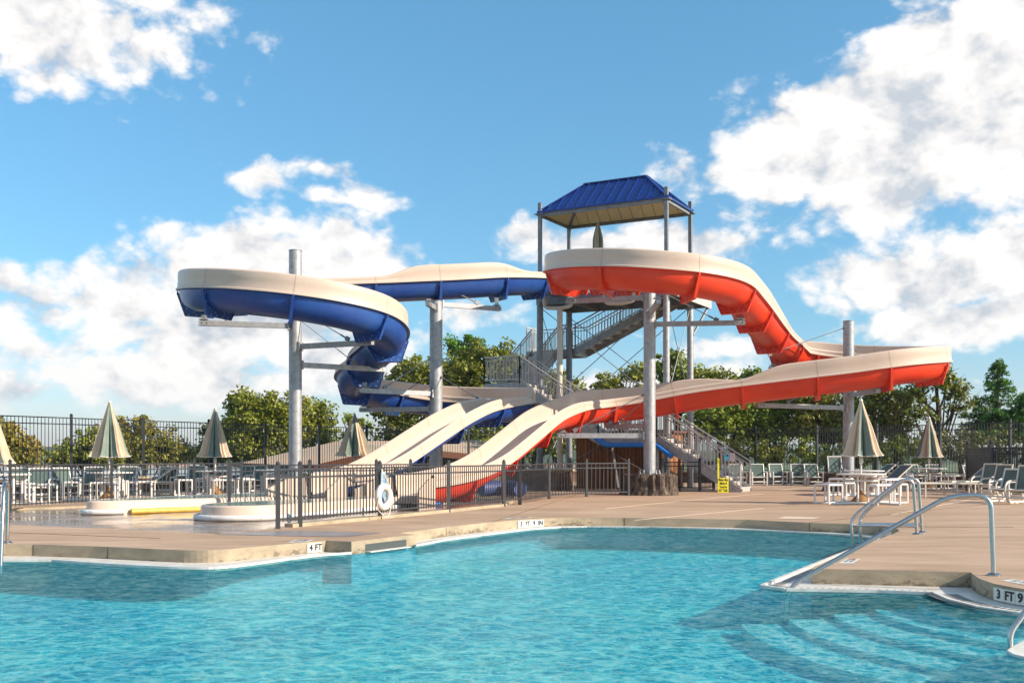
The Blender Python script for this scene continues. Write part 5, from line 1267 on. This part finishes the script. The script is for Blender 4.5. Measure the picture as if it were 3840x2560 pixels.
def tree(name, label, blobs, d, leaf_m, n_per=50, size=.19, clump=.52, dens_=1.45, trunk=True, gz=-2.2, group='trees behind the fences', cat='tree', bare=0, depthf=.8):
    """blobs: ellipses of the crown in photo px (2352 wide) at distance d"""
    if 540 < blobs[0][0] < 1080 and d > 50: d += 6      # these stand behind the low building
    sc = K * d / F; B = []
    for (x, y, rx, ry) in blobs:
        c = np.array(D(x * K, y * K, d)); B.append((c, np.array([rx * sc, max(rx, ry) * sc * depthf, ry * sc])))
    cx_ = float(np.mean([b[0][0] for b in B])); t = thing(name, label, cat, (cx_, d, gz), group); org = np.array([cx_, d, gz])
    C = []; Rr = []
    for c, r in B:
        area = (r[0] * r[2] + r[0] * r[1] + r[1] * r[2]) ; n = max(6, int(area * 7.5 * dens_))
        p = RNG.normal(size=(n, 3)); p /= np.linalg.norm(p, axis=1)[:, None]; q = .30 + .76 * RNG.random((n, 1)) ** .6
        p[:, 2] = np.where(p[:, 2] < -.5, p[:, 2] * .6, p[:, 2])
        C.append(c + p * r * q); Rr.append(clump * (.55 + .75 * RNG.random(n)))
        m_ = max(4, n // 14); p = RNG.normal(size=(m_, 3)); p /= np.linalg.norm(p, axis=1)[:, None]; C.append(c + p * r * (1.02 + .14 * RNG.random((m_, 1)))); Rr.append(clump * .5 * (.5 + .6 * RNG.random(m_)))
    C = np.concatenate(C); Rr = np.concatenate(Rr); V, Fq = leaves(C, Rr, n_per, size)
    fast_mesh('crown', V - org, Fq, leaf_m, t)
    if trunk:
        rr = random.Random(int(cx_ * 10)); mb = MB(); low = min(b[0][2] - b[1][2] for b in B); base = Vector((cx_, d, gz)); top = Vector((cx_, d, max(low + 1.0, gz + 1.5)))
        th = .05 + .013 * (top.z - gz)
        mb.tube([base, base.lerp(top, .5) + Vector((rr.uniform(-.15, .15), 0, 0)), top], [th * 1.4, th * 1.1, th], 8)
        for c, r in B:
            for k in range(3):
                e = Vector(c) + Vector((rr.uniform(-.7, .7) * r[0], rr.uniform(-.6, .6) * r[1], rr.uniform(-.2, .85) * r[2])); s = base.lerp(top, rr.uniform(.45, 1)); m = s.lerp(e, .5) + Vector((0, 0, -.15)); mb.tube([s, m, e], [th * .5, th * .3, .02], 6)
        for k in range(bare):
            c, r = B[rr.randrange(len(B))]; s = Vector(c) + Vector((0, 0, -r[2] * .3)); an = rr.uniform(-1.5, 1.5); e = s + Vector((math.sin(an) * r[0] * rr.uniform(.9, 1.9), rr.uniform(-.5, .5), math.cos(an) * r[2] * rr.uniform(.9, 1.9))); m = s.lerp(e, .55) + Vector((rr.uniform(-.2, .2), 0, rr.uniform(-.1, .2))); mb.tube([s, m, e], [.035, .02, .006], 5)
            for w in range(3): e2 = m.lerp(e, rr.random()) ; mb.tube([e2, e2 + Vector((rr.uniform(-.5, .5), rr.uniform(-.3, .3), rr.uniform(0, .5)))], [.012, .004], 4)
        mb.build('trunk', 'bark', t)
    return t
tree('leafy_tree', 'orange-tinged tree at the left edge behind the tall fence', [(10, 1000, 50, 42), (45, 1040, 50, 38), (-20, 1010, 50, 60), (75, 1055, 30, 22)], 40, 'leaf_autumn', size=.14, clump=.34, dens_=1.7)
tree('leafy_tree', 'small round olive tree behind the second umbrella from the left', [(185, 1035, 60, 34), (205, 1005, 26, 22), (235, 1025, 48, 42), (145, 1048, 42, 24), (200, 1055, 80, 26)], 46, 'leaf_olive', size=.14, clump=.34, dens_=1.6)
tree('leafy_tree', 'round green tree with autumn tints between the second and third umbrellas', [(300, 1000, 52, 46), (350, 1008, 66, 46), (405, 1038, 55, 36), (290, 1040, 62, 36), (320, 972, 28, 20), (350, 1050, 90, 28)], 47, 'leaf_autumn', size=.14, clump=.36, dens_=1.6)
tree('leafy_tree', 'large olive tree right of the third umbrella, left of the tall column', [(590, 945, 62, 50), (560, 1000, 64, 52), (640, 955, 64, 58), (600, 1030, 95, 45), (552, 925, 22, 26), (610, 985, 90, 60)], 52, 'leaf_olive', dens_=1.6)
tree('leafy_tree', 'dark olive bush behind the third umbrella', [(490, 1020, 32, 48), (475, 1040, 40, 30), (505, 990, 18, 24)], 49, 'leaf_dark', size=.16)
tree('leafy_tree', 'olive tree just right of the tall left column', [(700, 950, 42, 38), (745, 955, 26, 30), (700, 1000, 70, 40)], 54, 'leaf_olive')
tree('young_tree', 'sparse young green tree behind the umbrella left of the chutes', [(800, 965, 22, 22), (835, 975, 26, 22), (790, 1005, 40, 30), (850, 1010, 30, 30)], 51, 'leaf_green', dens_=.55, size=.15, clump=.3)
tree('leafy_tree', 'dark tree left of the second column, under the low blue trough', [(905, 960, 42, 45), (950, 985, 60, 45), (880, 940, 26, 28), (930, 1020, 60, 40)], 52, 'leaf_dark')
tree('leafy_tree', 'olive tree rising between the blue slide and the second column', [(945, 860, 40, 42), (985, 870, 40, 50), (915, 880, 25, 30), (960, 910, 50, 40)], 55, 'leaf_olive')
tree('leafy_tree', 'bright green tree top right of the second column', [(1055, 790, 26, 26), (1085, 800, 30, 25), (1055, 830, 35, 30)], 58, 'leaf_bright')
tree('leafy_tree', 'big olive tree between the second column and the stair landing', [(1050, 860, 50, 55), (1100, 840, 48, 50), (1150, 820, 40, 32), (1130, 880, 60, 50), (1060, 910, 70, 50), (1190, 850, 30, 40)], 55, 'leaf_olive')
tree('leafy_tree', 'olive tree behind the lower stair flight and drain pipe', [(1235, 900, 45, 50), (1290, 890, 36, 38), (1265, 950, 80, 50), (1325, 905, 20, 26)], 56, 'leaf_olive')
tree('leafy_tree', 'low green tree seen under the chutes', [(1060, 1010, 60, 50), (1130, 1000, 60, 50), (1010, 1030, 50, 35)], 54, 'leaf_green')
tree('leafy_tree', 'low olive tree seen beneath the red chute, left of the hut', [(1220, 1010, 60, 48), (1290, 1010, 60, 48), (1170, 1030, 50, 40)], 55, 'leaf_olive')
tree('slender_tree', 'light crowned tree left of the middle column over the red trough', [(1397, 875, 24, 18), (1385, 895, 18, 14), (1450, 870, 26, 24), (1470, 850, 16, 16), (1420, 920, 50, 30)], 56, 'leaf_olive', dens_=.8)
tree('slender_tree', 'yellow-green tree between the middle column and the tower posts', [(1540, 850, 40, 36), (1545, 818, 16, 14), (1580, 860, 45, 40), (1530, 900, 60, 45), (1600, 920, 60, 45)], 57, 'leaf_green', dens_=.9)
tree('leafy_tree', 'olive tree right of the tower posts above the red trough', [(1665, 880, 42, 34), (1640, 920, 60, 50), (1610, 870, 22, 20), (1700, 930, 50, 50)], 56, 'leaf_olive')
tree('leafy_tree', 'green tree above the stair flight under the red trough', [(1690, 960, 70, 50), (1620, 980, 60, 45), (1740, 990, 60, 45)], 53, 'leaf_green')
tree('leafy_tree', 'dense green tree left of the right column', [(1790, 920, 60, 45), (1750, 890, 40, 30), (1840, 940, 60, 50), (1790, 980, 80, 45), (1730, 860, 22, 16)], 54, 'leaf_green')
tree('leafy_tree', 'reddish-green tree behind the right column', [(1900, 930, 60, 50), (1880, 980, 60, 45), (1940, 985, 55, 45), (1860, 900, 40, 30)], 52, 'leaf_autumn')
tree('leafy_tree', 'olive tree behind the nearest right umbrella', [(2000, 930, 50, 45), (2040, 960, 45, 50), (1985, 985, 60, 40), (2020, 900, 40, 30)], 51, 'leaf_olive')
tree('bare_topped_tree', 'sparse tree with bare twigs above the farther right umbrella', [(2115, 900, 35, 32), (2160, 880, 30, 28), (2205, 930, 32, 26), (2110, 950, 35, 30), (2195, 895, 16, 14), (2150, 850, 20, 16)], 49, 'leaf_olive', dens_=.7, bare=60, size=.16)
tree('leafy_tree', 'thin leafy tree between the two right umbrellas', [(2070, 960, 30, 50), (2085, 910, 26, 26), (2060, 1000, 40, 30)], 50, 'leaf_autumn', dens_=.6, bare=8)
# undergrowth behind the right fence
for k, (x, y, rx, ry, m, dd, lb) in enumerate([(1700, 1035, 55, 38, 'leaf_dark', 51, 'dark green bush behind the fence just right of the stairs'), (1790, 1035, 55, 38, 'leaf_olive', 50.5, 'olive bush behind the fence above the row of chairs'), (1880, 1040, 55, 38, 'leaf_green', 50, 'green bush behind the fence left of the right column'), (1975, 1035, 55, 40, 'leaf_olive', 49, 'olive bush behind the fence behind the nearest right umbrella'),
    (2065, 1035, 50, 38, 'leaf_green', 48, 'green bush behind the fence between the right umbrellas'), (2145, 1030, 50, 40, 'leaf_olive', 46, 'olive bush behind the farther right umbrella'), (2215, 1020, 60, 45, 'leaf_dry', 45, 'dry brown brush behind the fence right of the farther umbrella'), (2300, 1025, 60, 45, 'leaf_dark', 43, 'dark bush below the conifer at the right edge')]):
    tree('shrub', lb, [(x, y, rx, ry), (x - 15, y + 12, rx, ry * .9)], dd, m, trunk=True, gz=-1.2, group='shrubs behind the right fence', cat='shrub', size=.13, clump=.30, dens_=.9, bare=4 if m == 'leaf_dry' else 0)
def conifer(label, px, ytop, ybot, d, wpx, seed):
    base = np.array(D(px * K, ybot * K, d)); top = np.array(D(px * K, ytop * K, d)); w = wpx * K * d / F; t = thing('conifer', label, 'tree', (base[0], d, -2.2), 'trees behind the fences'); org = np.array([base[0], d, -2.2])
    H = top[2] - base[2]; C = []; Rr = []
    mb = MB(); mb.tube([(base[0], d, -2.2), tuple(top)], [.16, .02], 8)
    for k in range(120):
        s = RNG.random() ** .75; z = top[2] - H * s; a = RNG.random() * 6.28; L_ = w * (s ** .85) * (.7 + .5 * RNG.random())
        e = np.array([base[0] + math.cos(a) * L_, d + math.sin(a) * L_, z - .12 * L_ + .1])
        mb.tube([(base[0], d, z), tuple(e)], [.03, .008], 4)
        for q in np.linspace(.35, 1, max(2, int(L_ / .22))): C.append(np.array([base[0], d, z]) * (1 - q) + e * q); Rr.append(.16 + .10 * (1 - q))
    V, Fq = leaves(np.array(C), np.array(Rr), 26, .15, .55); fast_mesh('crown', V - org, Fq, 'needle_green', t); mb.build('trunk', 'bark', t)
conifer('pointed green conifer behind the fence at the right edge', 2292, 826, 1010, 47, 88, 1)
conifer('green conifer cut by the right picture edge', 2352, 905, 1010, 46, 50, 2)
S.cycles.max_bounces = 7; S.cycles.diffuse_bounces = 3; S.cycles.glossy_bounces = 3; S.cycles.transparent_max_bounces = 12; S.cycles.transmission_bounces = 3
S.cycles.caustics_refractive = False; S.cycles.caustics_reflective = False
S.cycles.use_adaptive_sampling = True; S.cycles.adaptive_threshold = .02
# air: one closed box of thin haze round everything
hz = bpy.data.materials.new('haze_air'); hz.use_nodes = True; nt = hz.node_tree; nt.nodes.remove(nt.nodes['Principled BSDF'])
pv = nt.nodes.new('ShaderNodeVolumePrincipled'); pv.inputs['Color'].default_value = (.82, .90, 1, 1); pv.inputs['Density'].default_value = .00022; pv.inputs['Anisotropy'].default_value = .2
nt.links.new(pv.outputs[0], nt.nodes['Material Output'].inputs['Volume']); MATS['haze_air'] = hz
mb = MB(); mb.box((0, 1350, 24), (6200, 3500, 57)); tag(mb.build('haze', 'haze_air'), 'thin blue air over the far lake shore', 'haze', kind='stuff')
